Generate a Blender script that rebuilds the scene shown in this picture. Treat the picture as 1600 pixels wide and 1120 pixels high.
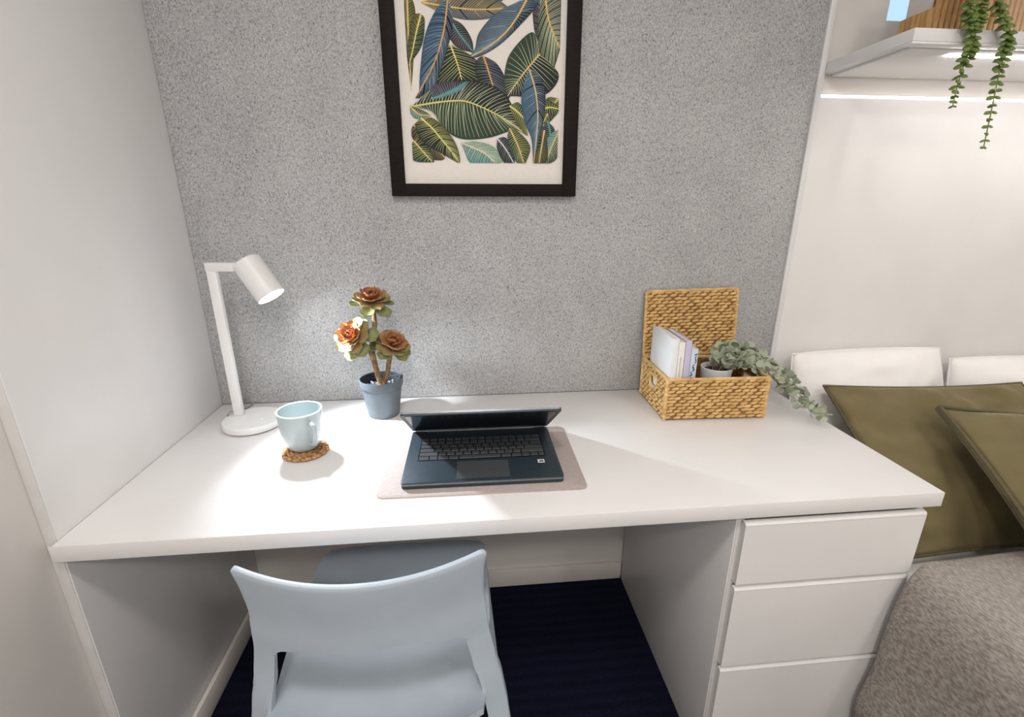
import bpy, bmesh, math, random
from mathutils import Vector, Matrix, Quaternion, noise

# ------------------------------------------------------------------ scene, camera, light
for _o in list(bpy.data.objects):
    bpy.data.objects.remove(_o, do_unlink=True)
scene = bpy.context.scene
COL = scene.collection
random.seed(7)
R = math.radians

cam_data = bpy.data.cameras.new('camera')
cam = bpy.data.objects.new('camera', cam_data)
COL.objects.link(cam)
cam.location = (0.7217, -1.3665, 1.2959)
cam.rotation_euler = (math.pi / 2 - 0.3107, 0.0, -0.097)
cam_data.sensor_fit = 'HORIZONTAL'
cam_data.sensor_width = 36.0
cam_data.lens = 742.77 / 1600 * 36.0
cam_data.clip_start = 0.02
scene.camera = cam

scene.view_settings.view_transform = 'Standard'
scene.view_settings.look = 'None'
scene.view_settings.gamma = 1.0
scene.view_settings.use_curve_mapping = False
scene.view_settings.exposure = 0.10

world = bpy.data.worlds.new('sky')
scene.world = world
world.use_nodes = True
_bg = world.node_tree.nodes['Background']
_bg.inputs['Color'].default_value = (0.55, 0.78, 0.95, 1)
_bg.inputs['Strength'].default_value = 1.0

CEIL_Z = 2.5


def area_light(name, loc, size, watts, color, rot=(0, 0, 0), shape='DISK', size_y=None):
    d = bpy.data.lights.new(name, 'AREA')
    d.shape = shape
    d.size = size
    if size_y:
        d.size_y = size_y
    d.energy = watts
    d.color = color
    o = bpy.data.objects.new(name, d)
    COL.objects.link(o)
    o.location = loc
    o.rotation_euler = rot
    return o


WARM = (1.0, 0.958, 0.922)
# unseen ceiling lights: first inferred from desk shadow, rest added as fill (fixtures below)
CEILING_LAMPS = [((0.60, -1.50), 11.0), ((1.95, -1.55), 3.5), ((0.75, -2.6), 19.0), ((2.0, -2.6), 9.5)]
for (lx, ly), w in CEILING_LAMPS:
    area_light('unseen_downlight_glow', (lx, ly, CEIL_Z - 0.045), 0.26, w, WARM)


# ------------------------------------------------------------------ mesh building helpers
class MB:
    """collects vertices and faces for ONE mesh"""

    def __init__(self):
        self.v = []
        self.f = []
        self.m = []
        self.cur = 0

    def add(self, verts, faces, M=None):
        b = len(self.v)
        for q in verts:
            q = Vector(q)
            self.v.append(M @ q if M is not None else q)
        for fc in faces:
            self.f.append([b + i for i in fc])
            self.m.append(self.cur)

    def box(self, x0, x1, y0, y1, z0, z1, M=None, bev=0.0, seg=2):
        bm = bmesh.new()
        bmesh.ops.create_cube(bm, size=1.0)
        for q in bm.verts:
            q.co = Vector(((x0 + x1) / 2 + q.co.x * (x1 - x0), (y0 + y1) / 2 + q.co.y * (y1 - y0), (z0 + z1) / 2 + q.co.z * (z1 - z0)))
        if bev > 0:
            bmesh.ops.bevel(bm, geom=list(bm.edges), offset=bev, segments=seg, profile=0.5, affect='EDGES')
        self.bm(bm, M)

    def bm(self, bm, M=None):
        bm.verts.ensure_lookup_table()
        bm.verts.index_update()
        self.add([q.co.copy() for q in bm.verts], [[q.index for q in fc.verts] for fc in bm.faces], M)
        bm.free()

    def tube(self, pts, rad, n=8, closed=False, M=None, squash=1.0):
        pts = [Vector(q) for q in pts]
        k = len(pts)
        if not isinstance(rad, (list, tuple)):
            rad = [rad] * k
        vs, fs = [], []
        ref = None
        for i in range(k):
            if closed:
                t = pts[(i + 1) % k] - pts[i - 1]
            else:
                t = pts[min(i + 1, k - 1)] - pts[max(i - 1, 0)]
            t.normalize()
            if ref is None:
                ref = Vector((0, 0, 1)) if abs(t.z) < 0.9 else Vector((1, 0, 0))
            a = (ref - t * ref.dot(t)).normalized()
            ref = a
            b = t.cross(a)
            for j in range(n):
                an = 2 * math.pi * j / n
                vs.append(pts[i] + rad[i] * (math.cos(an) * a * squash + math.sin(an) * b))
        rng = k if closed else k - 1
        for i in range(rng):
            for j in range(n):
                i2 = (i + 1) % k
                fs.append([i * n + j, i * n + (j + 1) % n, i2 * n + (j + 1) % n, i2 * n + j])
        if not closed:
            fs.append(list(range(n))[::-1])
            fs.append([(k - 1) * n + j for j in range(n)])
        self.add(vs, fs, M)

    def lathe(self, prof, n=32, M=None, close=False, cap=True):
        vs, fs = [], []
        k = len(prof)
        for r, z in prof:
            for j in range(n):
                an = 2 * math.pi * j / n
                vs.append((r * math.cos(an), r * math.sin(an), z))
        for i in range(k - 1):
            for j in range(n):
                fs.append([i * n + j, i * n + (j + 1) % n, (i + 1) * n + (j + 1) % n, (i + 1) * n + j])
        if close:
            for j in range(n):
                fs.append([(k - 1) * n + j, (k - 1) * n + (j + 1) % n, (j + 1) % n, j])
        elif cap:
            if prof[0][0] > 1e-6:
                fs.append(list(range(n))[::-1])
            if prof[-1][0] > 1e-6:
                fs.append([(k - 1) * n + j for j in range(n)])
        self.add(vs, fs, M)

    def grid(self, rows, M=None, flip=False):
        nr, nc = len(rows), len(rows[0])
        vs = [q for r in rows for q in r]
        fs = []
        for i in range(nr - 1):
            for j in range(nc - 1):
                fc = [i * nc + j, i * nc + j + 1, (i + 1) * nc + j + 1, (i + 1) * nc + j]
                fs.append(fc[::-1] if flip else fc)
        self.add(vs, fs, M)

    def slab(self, rows_a, rows_b, M=None):
        """closed solid between two grids of the same size"""
        nr, nc = len(rows_a), len(rows_a[0])
        vs = [q for r in rows_a for q in r] + [q for r in rows_b for q in r]
        o = nr * nc
        fs = []
        for i in range(nr - 1):
            for j in range(nc - 1):
                a, b, c, d = i * nc + j, i * nc + j + 1, (i + 1) * nc + j + 1, (i + 1) * nc + j
                fs.append([a, b, c, d])
                fs.append([o + d, o + c, o + b, o + a])
        for j in range(nc - 1):
            a, b = j, j + 1
            fs.append([b, a, o + a, o + b])
            a, b = (nr - 1) * nc + j, (nr - 1) * nc + j + 1
            fs.append([a, b, o + b, o + a])
        for i in range(nr - 1):
            a, b = i * nc, (i + 1) * nc
            fs.append([a, b, o + b, o + a])
            a, b = i * nc + nc - 1, (i + 1) * nc + nc - 1
            fs.append([b, a, o + a, o + b])
        self.add(vs, fs, M)

    def prism(self, outline, z0, z1, M=None, bev=0.0):
        """a flat outline (x, y) given thickness z0..z1"""
        bm = bmesh.new()
        lo = [bm.verts.new((x, y, z0)) for x, y in outline]
        hi = [bm.verts.new((x, y, z1)) for x, y in outline]
        n = len(outline)
        bm.faces.new(lo[::-1])
        top = bm.faces.new(hi)
        for i in range(n):
            bm.faces.new([lo[i], lo[(i + 1) % n], hi[(i + 1) % n], hi[i]])
        if bev:
            bmesh.ops.bevel(bm, geom=list(top.edges), offset=bev, segments=2, profile=0.5, affect='EDGES')
        self.bm(bm, M)

    def mesh(self, name, mats, smooth=40):
        me = bpy.data.meshes.new(name)
        me.from_pydata([tuple(q) for q in self.v], [], self.f)
        if not isinstance(mats, (list, tuple)):
            mats = [mats]
        for m in mats:
            me.materials.append(m)
        if len(mats) > 1:
            me.polygons.foreach_set('material_index', self.m)
        bm = bmesh.new()
        bm.from_mesh(me)
        bmesh.ops.recalc_face_normals(bm, faces=list(bm.faces))
        bm.to_mesh(me)
        bm.free()
        if smooth:
            me.polygons.foreach_set('use_smooth', [True] * len(me.polygons))
            me.set_sharp_from_angle(angle=R(smooth))
        me.update()
        return me

    def build(self, name, mats, parent=None, smooth=40, label=None, loc=None):
        o = bpy.data.objects.new(name, self.mesh(name, mats, smooth))
        COL.objects.link(o)
        if parent is not None:
            o.parent = parent
        if loc is not None:
            o.location = loc
        if label:
            o['label'] = label
        return o


def thing(name, label, cat, loc=(0, 0, 0), rz=0.0, group=None):
    o = bpy.data.objects.new(name, None)
    o.empty_display_size = 0.05
    COL.objects.link(o)
    o.location = loc
    o.rotation_euler = (0, 0, rz)
    return tag(o, label, cat, group)


def tag(o, label, cat, group=None):
    o['label'] = label
    o['category'] = cat
    if group:
        o['group'] = group
    return o


def struct(o):
    o['kind'] = 'structure'
    return o


def inst(name, me, parent, M):
    o = bpy.data.objects.new(name, me)
    COL.objects.link(o)
    o.parent = parent
    o.matrix_local = M
    return o


def frame_mat(origin, zdir, xhint=(1, 0, 0), scale=1.0):
    z = Vector(zdir).normalized()
    x = Vector(xhint)
    x = x - z * x.dot(z)
    if x.length < 1e-5:
        x = Vector((0, 1, 0)) - z * z.y
    x.normalize()
    y = z.cross(x)
    M = Matrix((x, y, z)).transposed().to_4x4()
    return Matrix.Translation(Vector(origin)) @ M @ Matrix.Scale(scale, 4)


def smoothpath(pts, n):
    """Catmull-Rom through pts"""
    P = [Vector(q) for q in pts]
    P = [P[0] * 2 - P[1]] + P + [P[-1] * 2 - P[-2]]
    out = []
    k = len(P) - 3
    for i in range(n):
        t = i / (n - 1) * k
        s = min(int(t), k - 1)
        u = t - s
        a, b, c, d = P[s:s + 4]
        out.append(0.5 * (2 * b + (c - a) * u + (2 * a - 5 * b + 4 * c - d) * u * u + (3 * b - a - 3 * c + d) * u ** 3))
    return out


# ------------------------------------------------------------------ materials
def mat(name, col, rough=0.5, col2=None, scale=20.0, detail=3.0, bump=0.0, bscale=None, metal=0.0, stretch=(1, 1, 1), lo=0.4, hi=0.6, spec=None, emit=None, estr=0.0, coat=0.0, sss=0.0):
    m = bpy.data.materials.new(name)
    m.use_nodes = True
    nt = m.node_tree
    b = nt.nodes['Principled BSDF']
    b.inputs['Base Color'].default_value = (*col, 1)
    b.inputs['Roughness'].default_value = rough
    b.inputs['Metallic'].default_value = metal
    if spec is not None:
        b.inputs['Specular IOR Level'].default_value = spec
    if coat:
        b.inputs['Coat Weight'].default_value = coat
    if emit:
        b.inputs['Emission Color'].default_value = (*emit, 1)
        b.inputs['Emission Strength'].default_value = estr
    tc = nt.nodes.new('ShaderNodeTexCoord')
    mp = nt.nodes.new('ShaderNodeMapping')
    mp.inputs['Scale'].default_value = stretch
    nt.links.new(tc.outputs['Object'], mp.inputs['Vector'])
    if col2 is not None:
        nz = nt.nodes.new('ShaderNodeTexNoise')
        nz.inputs['Scale'].default_value = scale
        nz.inputs['Detail'].default_value = detail
        nt.links.new(mp.outputs['Vector'], nz.inputs['Vector'])
        cr = nt.nodes.new('ShaderNodeValToRGB')
        cr.color_ramp.elements[0].position = lo
        cr.color_ramp.elements[0].color = (*col, 1)
        cr.color_ramp.elements[1].position = hi
        cr.color_ramp.elements[1].color = (*col2, 1)
        nt.links.new(nz.outputs['Fac'], cr.inputs['Fac'])
        nt.links.new(cr.outputs['Color'], b.inputs['Base Color'])
    if bump:
        nb = nt.nodes.new('ShaderNodeTexNoise')
        nb.inputs['Scale'].default_value = bscale or scale
        nb.inputs['Detail'].default_value = 3
        nt.links.new(mp.outputs['Vector'], nb.inputs['Vector'])
        bp = nt.nodes.new('ShaderNodeBump')
        bp.inputs['Strength'].default_value = bump
        bp.inputs['Distance'].default_value = 0.002
        nt.links.new(nb.outputs['Fac'], bp.inputs['Height'])
        nt.links.new(bp.outputs['Normal'], b.inputs['Normal'])
    return m


def flat(name, rgb, rough=0.6):
    """sRGB 0..255 colour, faint mottling"""
    c = [((q / 255 + 0.055) / 1.055) ** 2.4 if q > 10 else q / 255 / 12.92 for q in rgb]
    return mat(name, tuple(c), rough, tuple(min(1, q * 1.12) for q in c), 60)


M_MEL = mat('white_melamine', (0.80, 0.785, 0.775), 0.32, (0.82, 0.805, 0.795), 6, bump=0.015, bscale=400)
M_MELF = mat('white_drawer_front', (0.80, 0.78, 0.765), 0.35, (0.82, 0.80, 0.785), 6, bump=0.02, bscale=300)
M_EDGE = mat('panel_edge_band', (0.72, 0.70, 0.68), 0.4, (0.75, 0.73, 0.71), 20)
M_WALL = mat('painted_wall', (0.70, 0.665, 0.63), 0.7, (0.73, 0.695, 0.66), 4, bump=0.05, bscale=180)
M_WALLW = mat('white_wall', (0.80, 0.78, 0.76), 0.6, (0.83, 0.81, 0.79), 4, bump=0.03, bscale=180)
M_CEIL = mat('ceiling_paint', (0.84, 0.83, 0.81), 0.8, (0.86, 0.85, 0.83), 5, bump=0.03, bscale=150)
M_SKIRT = mat('skirting_paint', (0.72, 0.68, 0.63), 0.45, (0.75, 0.71, 0.66), 10)


def felt_material():
    m = bpy.data.materials.new('grey_felt')
    m.use_nodes = True
    nt = m.node_tree
    b = nt.nodes['Principled BSDF']
    b.inputs['Roughness'].default_value = 0.95
    b.inputs['Specular IOR Level'].default_value = 0.1
    tc = nt.nodes.new('ShaderNodeTexCoord')
    mp = nt.nodes.new('ShaderNodeMapping')
    mp.inputs['Scale'].default_value = (1.0, 1.0, 0.7)
    nt.links.new(tc.outputs['Object'], mp.inputs['Vector'])
    n1 = nt.nodes.new('ShaderNodeTexNoise')
    n1.inputs['Scale'].default_value = 300
    n1.inputs['Detail'].default_value = 4
    n1.inputs['Roughness'].default_value = 0.65
    n1.inputs['Distortion'].default_value = 1.2
    nt.links.new(mp.outputs['Vector'], n1.inputs['Vector'])
    r1 = nt.nodes.new('ShaderNodeValToRGB')
    e = r1.color_ramp.elements
    e[0].position = 0.33
    e[0].color = (0.15, 0.15, 0.155, 1)
    e[1].position = 0.62
    e[1].color = (0.58, 0.575, 0.57, 1)
    k = r1.color_ramp.elements.new(0.46)
    k.color = (0.40, 0.397, 0.397, 1)
    nt.links.new(n1.outputs['Fac'], r1.inputs['Fac'])
    n2 = nt.nodes.new('ShaderNodeTexNoise')
    n2.inputs['Scale'].default_value = 9
    n2.inputs['Detail'].default_value = 3
    nt.links.new(mp.outputs['Vector'], n2.inputs['Vector'])
    mx = nt.nodes.new('ShaderNodeMix')
    mx.data_type = 'RGBA'
    mx.blend_type = 'OVERLAY'
    mx.inputs['Factor'].default_value = 0.16
    nt.links.new(r1.outputs['Color'], mx.inputs['A'])
    nt.links.new(n2.outputs['Fac'], mx.inputs['B'])
    nt.links.new(mx.outputs['Result'], b.inputs['Base Color'])
    bp = nt.nodes.new('ShaderNodeBump')
    bp.inputs['Strength'].default_value = 0.35
    bp.inputs['Distance'].default_value = 0.001
    nt.links.new(n1.outputs['Fac'], bp.inputs['Height'])
    nt.links.new(bp.outputs['Normal'], b.inputs['Normal'])
    return m


def carpet_material():
    m = mat('navy_carpet', (0.004, 0.005, 0.016), 0.95, (0.010, 0.011, 0.030), 260, 2, bump=0.6, bscale=320, spec=0.1)
    nt = m.node_tree
    b = nt.nodes['Principled BSDF']
    src = b.inputs['Base Color'].links[0].from_socket
    w = nt.nodes.new('ShaderNodeTexWave')
    w.bands_direction = 'Y'
    w.inputs['Scale'].default_value = 9
    w.inputs['Distortion'].default_value = 1.5
    w.inputs['Detail'].default_value = 2
    tc = nt.nodes.new('ShaderNodeTexCoord')
    nt.links.new(tc.outputs['Object'], w.inputs['Vector'])
    mx = nt.nodes.new('ShaderNodeMix')
    mx.data_type = 'RGBA'
    mx.blend_type = 'MULTIPLY'
    mx.inputs['Factor'].default_value = 0.35
    nt.links.new(src, mx.inputs['A'])
    nt.links.new(w.outputs['Color'], mx.inputs['B'])
    nt.links.new(mx.outputs['Result'], b.inputs['Base Color'])
    return m


M_FELT = felt_material()
M_CARPET = carpet_material()
M_BLUE = mat('pale_blue_plastic', (0.47, 0.54, 0.61), 0.42, (0.49, 0.56, 0.63), 15, bump=0.03, bscale=500)
M_LAMP = mat('white_lamp_metal', (0.78, 0.77, 0.76), 0.4, (0.80, 0.79, 0.78), 30)
M_BLACKF = mat('black_frame_wood', (0.010, 0.007, 0.006), 0.6, (0.015, 0.010, 0.008), 50, spec=0.15, stretch=(1, 1, 6))
M_PAPER = mat('poster_paper', (0.80, 0.755, 0.69), 0.7, (0.82, 0.775, 0.71), 90, bump=0.02)
M_OLIVE = mat('olive_velvet', (0.135, 0.105, 0.042), 0.85, (0.185, 0.148, 0.066), 9, 3, bump=0.12, bscale=700, lo=0.3, hi=0.7)
_ob = M_OLIVE.node_tree.nodes['Principled BSDF']
_ob.inputs['Sheen Weight'].default_value = 0.35
_ob.inputs['Sheen Roughness'].default_value = 0.4
_ob.inputs['Sheen Tint'].default_value = (0.75, 0.68, 0.45, 1)
M_OLIVED = mat('olive_piping', (0.095, 0.078, 0.036), 0.85, (0.13, 0.108, 0.052), 300, 2, bump=0.4, bscale=600)
M_SHEET = mat('white_bedlinen', (0.90, 0.875, 0.86), 0.85, (0.92, 0.895, 0.88), 12, bump=0.08, bscale=300)
M_SPREAD = mat('grey_woven_spread', (0.25, 0.22, 0.195), 0.95, (0.44, 0.405, 0.37), 700, 3, bump=0.4, bscale=600, stretch=(1.0, 0.14, 0.25), lo=0.36, hi=0.64, spec=0.1)
M_WICK = mat('seagrass', (0.50, 0.29, 0.095), 0.75, (0.78, 0.53, 0.22), 70, 4, bump=0.7, bscale=260, stretch=(0.5, 0.5, 1.6), lo=0.32, hi=0.66)
M_WICKD = mat('dark_backing', (0.17, 0.08, 0.024), 0.85, (0.30, 0.16, 0.05), 70, 3, bump=0.5, bscale=200)  # darker copy of seagrass that makes gaps between strands and slats dark
M_MUG = mat('pale_blue_glaze', (0.44, 0.505, 0.52), 0.22, (0.46, 0.525, 0.54), 10, coat=0.3)
M_MUGIN = mat('mug_inside_darkened', (0.39, 0.455, 0.465), 0.25, (0.41, 0.475, 0.485), 10)  # glaze darkened inside, holding back the lamp's glare in the colour
M_MUGRIM = mat('mug_rim_glaze', (0.78, 0.83, 0.84), 0.25, (0.82, 0.86, 0.87), 20)
M_CORK = mat('braided_cork', (0.20, 0.085, 0.028), 0.85, (0.62, 0.36, 0.17), 160, 4, bump=0.8, bscale=200, lo=0.35, hi=0.62)
M_POT = mat('slate_plastic_pot', (0.105, 0.128, 0.15), 0.45, (0.118, 0.141, 0.163), 30)
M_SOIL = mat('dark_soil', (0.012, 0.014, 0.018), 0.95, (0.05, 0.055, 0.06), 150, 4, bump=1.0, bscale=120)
M_GRIT = mat('pale_grit', (0.30, 0.33, 0.36), 0.9, (0.5, 0.54, 0.57), 200)
M_STEMB = mat('brown_stem', (0.20, 0.11, 0.05), 0.8, (0.36, 0.24, 0.12), 90, 3, bump=0.5, bscale=200)
M_LAPD = mat('dark_laptop_shell', (0.030, 0.046, 0.060), 0.42, (0.034, 0.051, 0.066), 80, metal=0.3)
M_LAPE = mat('laptop_silver_edge', (0.22, 0.24, 0.26), 0.35, (0.25, 0.27, 0.29), 60, metal=0.6)
M_KEY = mat('laptop_key', (0.068, 0.076, 0.082), 0.35, (0.074, 0.082, 0.088), 60)
M_KEYBED = mat('keyboard_recess', (0.008, 0.009, 0.011), 0.5, (0.01, 0.011, 0.013), 60)
M_SCREEN = mat('laptop_screen', (0.008, 0.009, 0.012), 0.12, (0.009, 0.010, 0.013), 10)
M_STICK = mat('white_sticker', (0.75, 0.77, 0.78), 0.5, (0.78, 0.80, 0.81), 40)
M_DARK = mat('dark_print', (0.02, 0.022, 0.025), 0.5, (0.025, 0.027, 0.03), 40)
M_DESKMAT = mat('beige_desk_mat', (0.43, 0.365, 0.34), 0.8, (0.465, 0.395, 0.37), 120, bump=0.15, bscale=500)
M_SHELF = mat('shelf_laminate', (0.74, 0.73, 0.73), 0.4, (0.76, 0.75, 0.75), 8)
M_BAMBOO = mat('bamboo_strip', (0.44, 0.24, 0.085), 0.6, (0.60, 0.37, 0.16), 60, 3, bump=0.2, bscale=120, stretch=(2, 2, 0.25))
M_BAMBOO2 = mat('pale_bamboo_strip', (0.56, 0.37, 0.21), 0.6, (0.68, 0.48, 0.30), 60, 3, bump=0.2, bscale=120, stretch=(2, 2, 0.25))
M_LINER = mat('pale_grey_liner', (0.62, 0.58, 0.56), 0.7, (0.66, 0.62, 0.60), 20)
M_GREEN = mat('succulent_leaf', (0.085, 0.15, 0.022), 0.5, (0.19, 0.26, 0.06), 25, 2)
M_GREENS = mat('vine_stem', (0.20, 0.24, 0.05), 0.6, (0.28, 0.30, 0.08), 60)
M_EUC = mat('eucalyptus_leaf', (0.27, 0.31, 0.20), 0.7, (0.50, 0.54, 0.42), 45, 3)
M_EUC2 = mat('dark_eucalyptus_leaf', (0.15, 0.19, 0.12), 0.7, (0.30, 0.35, 0.24), 45, 3)
M_EUCS = mat('eucalyptus_stem', (0.22, 0.17, 0.09), 0.8, (0.30, 0.24, 0.14), 60)
M_POTW = mat('white_glazed_pot', (0.80, 0.80, 0.80), 0.3, (0.82, 0.82, 0.82), 20)
M_LED = mat('led_diffuser', (0.9, 0.9, 0.9), 0.5, emit=(1.0, 0.975, 0.95), estr=30)
M_GLOWLINE = mat('glow_line_emission', (0.9, 0.9, 0.9), 0.5, emit=(1.0, 0.96, 0.91), estr=3.0)
M_BULB = mat('lamp_diffuser', (0.9, 0.9, 0.9), 0.5, emit=(0.86, 0.93, 1.0), estr=50)
M_CEILLED = mat('downlight_diffuser', (0.9, 0.9, 0.9), 0.5, emit=WARM, estr=6)
M_CABLE = mat('grey_cable', (0.30, 0.30, 0.30), 0.5, (0.34, 0.34, 0.34), 60)
M_FRAMEW = mat('window_frame_paint', (0.75, 0.75, 0.76), 0.4, (0.77, 0.77, 0.78), 20)


def glass_material():
    m = bpy.data.materials.new('window_glass')
    m.use_nodes = True
    nt = m.node_tree
    b = nt.nodes['Principled BSDF']
    b.inputs['Base Color'].default_value = (0.95, 0.98, 1, 1)
    b.inputs['Roughness'].default_value = 0.02
    b.inputs['Transmission Weight'].default_value = 1.0
    b.inputs['IOR'].default_value = 1.05
    return m


M_GLASS = glass_material()

# ------------------------------------------------------------------ the room
XL, XR, YB, YF = -0.022, 2.75, 0.012, -3.3


def sbox(name, m, *a, bev=0.0):
    b = MB()
    b.box(*a, bev=bev)
    return struct(b.build(name, m))


sbox('floor', M_CARPET, XL - 0.1, XR + 0.1, YF - 0.1, YB + 0.1, -0.1, 0.0)
sbox('ceiling', M_CEIL, XL - 0.1, XR + 0.1, YF - 0.1, YB + 0.1, CEIL_Z, CEIL_Z + 0.1)
sbox('wall_left', M_WALL, XL - 0.1, XL, YF - 0.1, YB + 0.1, 0.0, CEIL_Z)
sbox('wall_right', M_WALLW, XR, XR + 0.1, YF - 0.1, YB + 0.1, 0.0, CEIL_Z)
sbox('wall_front', M_WALLW, XL, XR, YF - 0.1, YF, 0.0, CEIL_Z)
WX0, WX1, WZ0, WZ1 = 1.858, 2.62, 1.766, 2.30
b = MB()
b.box(XL, WX0, YB, YB + 0.1, 0, CEIL_Z)
b.box(WX1, XR, YB, YB + 0.1, 0, CEIL_Z)
b.box(WX0, WX1, YB, YB + 0.1, 0, WZ0)
b.box(WX0, WX1, YB, YB + 0.1, WZ1, CEIL_Z)
struct(b.build('wall_back', M_WALL))
b = MB()
for a in ((WX0, WX0 + 0.012, WZ0, WZ1), (WX1 - 0.012, WX1, WZ0, WZ1), (WX0 + 0.012, WX1 - 0.012, WZ0, WZ0 + 0.01), (WX0 + 0.012, WX1 - 0.012, WZ1 - 0.012, WZ1)):
    b.box(a[0], a[1], YB + 0.03, YB + 0.06, a[2], a[3], bev=0.002)
win = struct(b.build('window_1', M_FRAMEW))
b = MB()
b.box(WX0 + 0.012, WX1 - 0.012, YB + 0.042, YB + 0.048, WZ0 + 0.01, WZ1 - 0.012)
b.build('pane', M_GLASS, win)
# skirting under the desk
b = MB()
b.box(0.0, 1.2525, -0.002, YB, 0.0, 0.068, bev=0.003)
struct(b.build('baseboard_back', M_SKIRT))
b = MB()
b.box(0.0005, 0.013, -0.598, -0.003, 0.0, 0.070, bev=0.003)
struct(b.build('baseboard_left', M_SKIRT))
b = MB()
b.box(1.6825, 1.6985, -0.006, YB, 0.30, CEIL_Z, bev=0.001)
struct(b.build('trim_1', M_SHELF))

# unseen downlights on the ceiling, all but the first added as fill
for i, ((lx, ly), w) in enumerate(CEILING_LAMPS):
    where = ['above the desk chair', 'added as fill above the side of the bed', 'added as fill in the far left of the room', 'added as fill above the foot of the bed'][i]
    t = thing('unseen_downlight', 'round white flush ceiling downlight ' + where, 'ceiling light', (lx, ly, CEIL_Z), group='ceiling downlights')
    b = MB()
    b.lathe([(0.128, 0), (0.150, 0), (0.150, -0.03), (0.142, -0.036), (0.128, -0.036)], 40, close=True)
    b.build('rim', M_LAMP, t)
    b = MB()
    b.lathe([(0.0, -0.028), (0.127, -0.028), (0.127, -0.001), (0.0, -0.001)], 40)
    b.build('diffuser', M_CEILLED, t)

# tall side panel on the left wall
t = thing('side_panel', 'tall white laminate side panel standing at the left end of the desk', 'panel', (0, 0, 0))
b = MB()
b.box(-0.0215, -0.0002, -0.5985, 0.0115, 0.0, 2.49, bev=0.0008)
b.build('board', M_MEL, t)
b = MB()
b.box(-0.0215, -0.0030, -0.6003, -0.5985, 0.0, 2.49, bev=0.0005)
b.build('edge_band', M_EDGE, t)

# felt pinboard
b = MB()
b.box(0.0, 1.6818, 0.0, 0.0115, 0.7402, 2.49, bev=0.0015)
tag(b.build('felt_pinboard', M_FELT), 'large speckled grey felt pinboard covering the wall behind the desk', 'pinboard')

# headboard panel with a chamfered top edge
b = MB()
YH = YB - 0.0006
prof = [(YH, 0.30), (0.0, 0.30), (0.0, 1.577), (0.0085, 1.588), (YH, 1.588)]
vs = [(x, y, z) for x in (1.699, XR) for y, z in prof]
n = len(prof)
b.add(vs, [list(range(n)), list(range(n, 2 * n))[::-1]] + [[i, (i + 1) % n, n + (i + 1) % n, n + i] for i in range(n)])
hbp = tag(b.build('headboard_panel', M_MELF, smooth=0), 'wide white headboard panel on the wall behind the bed', 'headboard')
b = MB()
b.box(1.702, XR - 0.01, -0.0012, 0.0002, 1.5805, 1.5850, bev=0.0005)
b.build('glow_line', M_GLOWLINE, hbp, label='thin added glowing line')  # thin emissive strip added to give a bright line along the top edge

# desk
t = thing('desk', 'long white laminate desktop built in between side panel and bed', 'desk', (0, 0, 0.707))
b = MB()
b.box(0.0008, 1.6820, -0.6155, -0.0005, 0.0, 0.033, bev=0.0015)
b.build('desktop', M_MEL, t)
b = MB()
b.box(-0.004, 1.6820, -0.6172, -0.6155, 0.0004, 0.0326, bev=0.0006)
b.build('edge_band', M_MELF, t)

# drawer pedestal
t = thing('drawer_pedestal', 'white three-drawer pedestal under the right end of the desk', 'drawer unit', (1.2535, 0, 0))
b = MB()
b.box(0.0, 0.017, -0.598, -0.004, 0.0, 0.7065, bev=0.001)
b.build('side_panel', M_MEL, t)
b = MB()
b.box(0.0025, 0.0145, -0.5996, -0.598, 0.001, 0.7055, bev=0.0004)
b.build('edge_band', M_EDGE, t)
b = MB()
b.box(0.3955, 0.4125, -0.598, -0.004, 0.0, 0.7065, bev=0.001)
b.build('side_panel', M_MEL, t)
b = MB()
b.box(0.0175, 0.395, -0.57, -0.01, 0.0, 0.69)
b.build('carcass', M_EDGE, t)
for z0, z1 in ((0.5435, 0.6955), (0.3180, 0.5345), (0.0900, 0.3095)):
    # front whose top edge is chamfered as a finger pull, with a lip at the foot
    prof = [(-0.5998, z0), (-0.6165, z0), (-0.6172, z0 + 0.001), (-0.6172, z1 - 0.006), (-0.6150, z1 - 0.0015), (-0.606, z1), (-0.5998, z1 - 0.012)]
    d = MB()
    n = len(prof)
    x0, x1 = 0.0085, 0.4025
    d.add([(x, y, z) for x in (x0, x1) for y, z in prof], [list(range(n)), list(range(n, 2 * n))[::-1]] + [[i, (i + 1) % n, n + (i + 1) % n, n + i] for i in range(n)])
    dr = d.build('drawer', M_MELF, t, smooth=0)
    p = MB()
    p.box(x0 + 0.002, x1 - 0.002, -0.6178, -0.6171, z1 - 0.0075, z1 - 0.005, bev=0.0003)
    p.build('finger_pull', M_MEL, dr)
b = MB()
b.box(0.0175, 0.395, -0.585, -0.5705, 0.0, 0.085)
b.build('plinth', M_EDGE, t)

# wall shelf over the bed
t = thing('wall_shelf', 'white wall shelf with light strip above the bed', 'shelf', (1.699, 0, 1.630))
b = MB()
b.box(0.0003, 1.05, -0.2665, 0.0115, 0.006, 0.031, bev=0.0012)
b.build('board', M_SHELF, t)
b = MB()
b.box(0.030, 1.045, -0.236, 0.008, 0.0, 0.0058, bev=0.001)
b.build('underside_panel', M_MELF, t)
b = MB()
b.box(0.0005, 1.049, -0.2665, -0.2415, 0.001, 0.0058, bev=0.001)
b.build('front_rail', M_MELF, t)
b = MB()
b.box(0.150, 1.03, -0.214, -0.200, -0.0035, -0.0004, bev=0.0008)
b.build('light_strip', M_LED, t, label='glowing white light strip')

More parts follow.
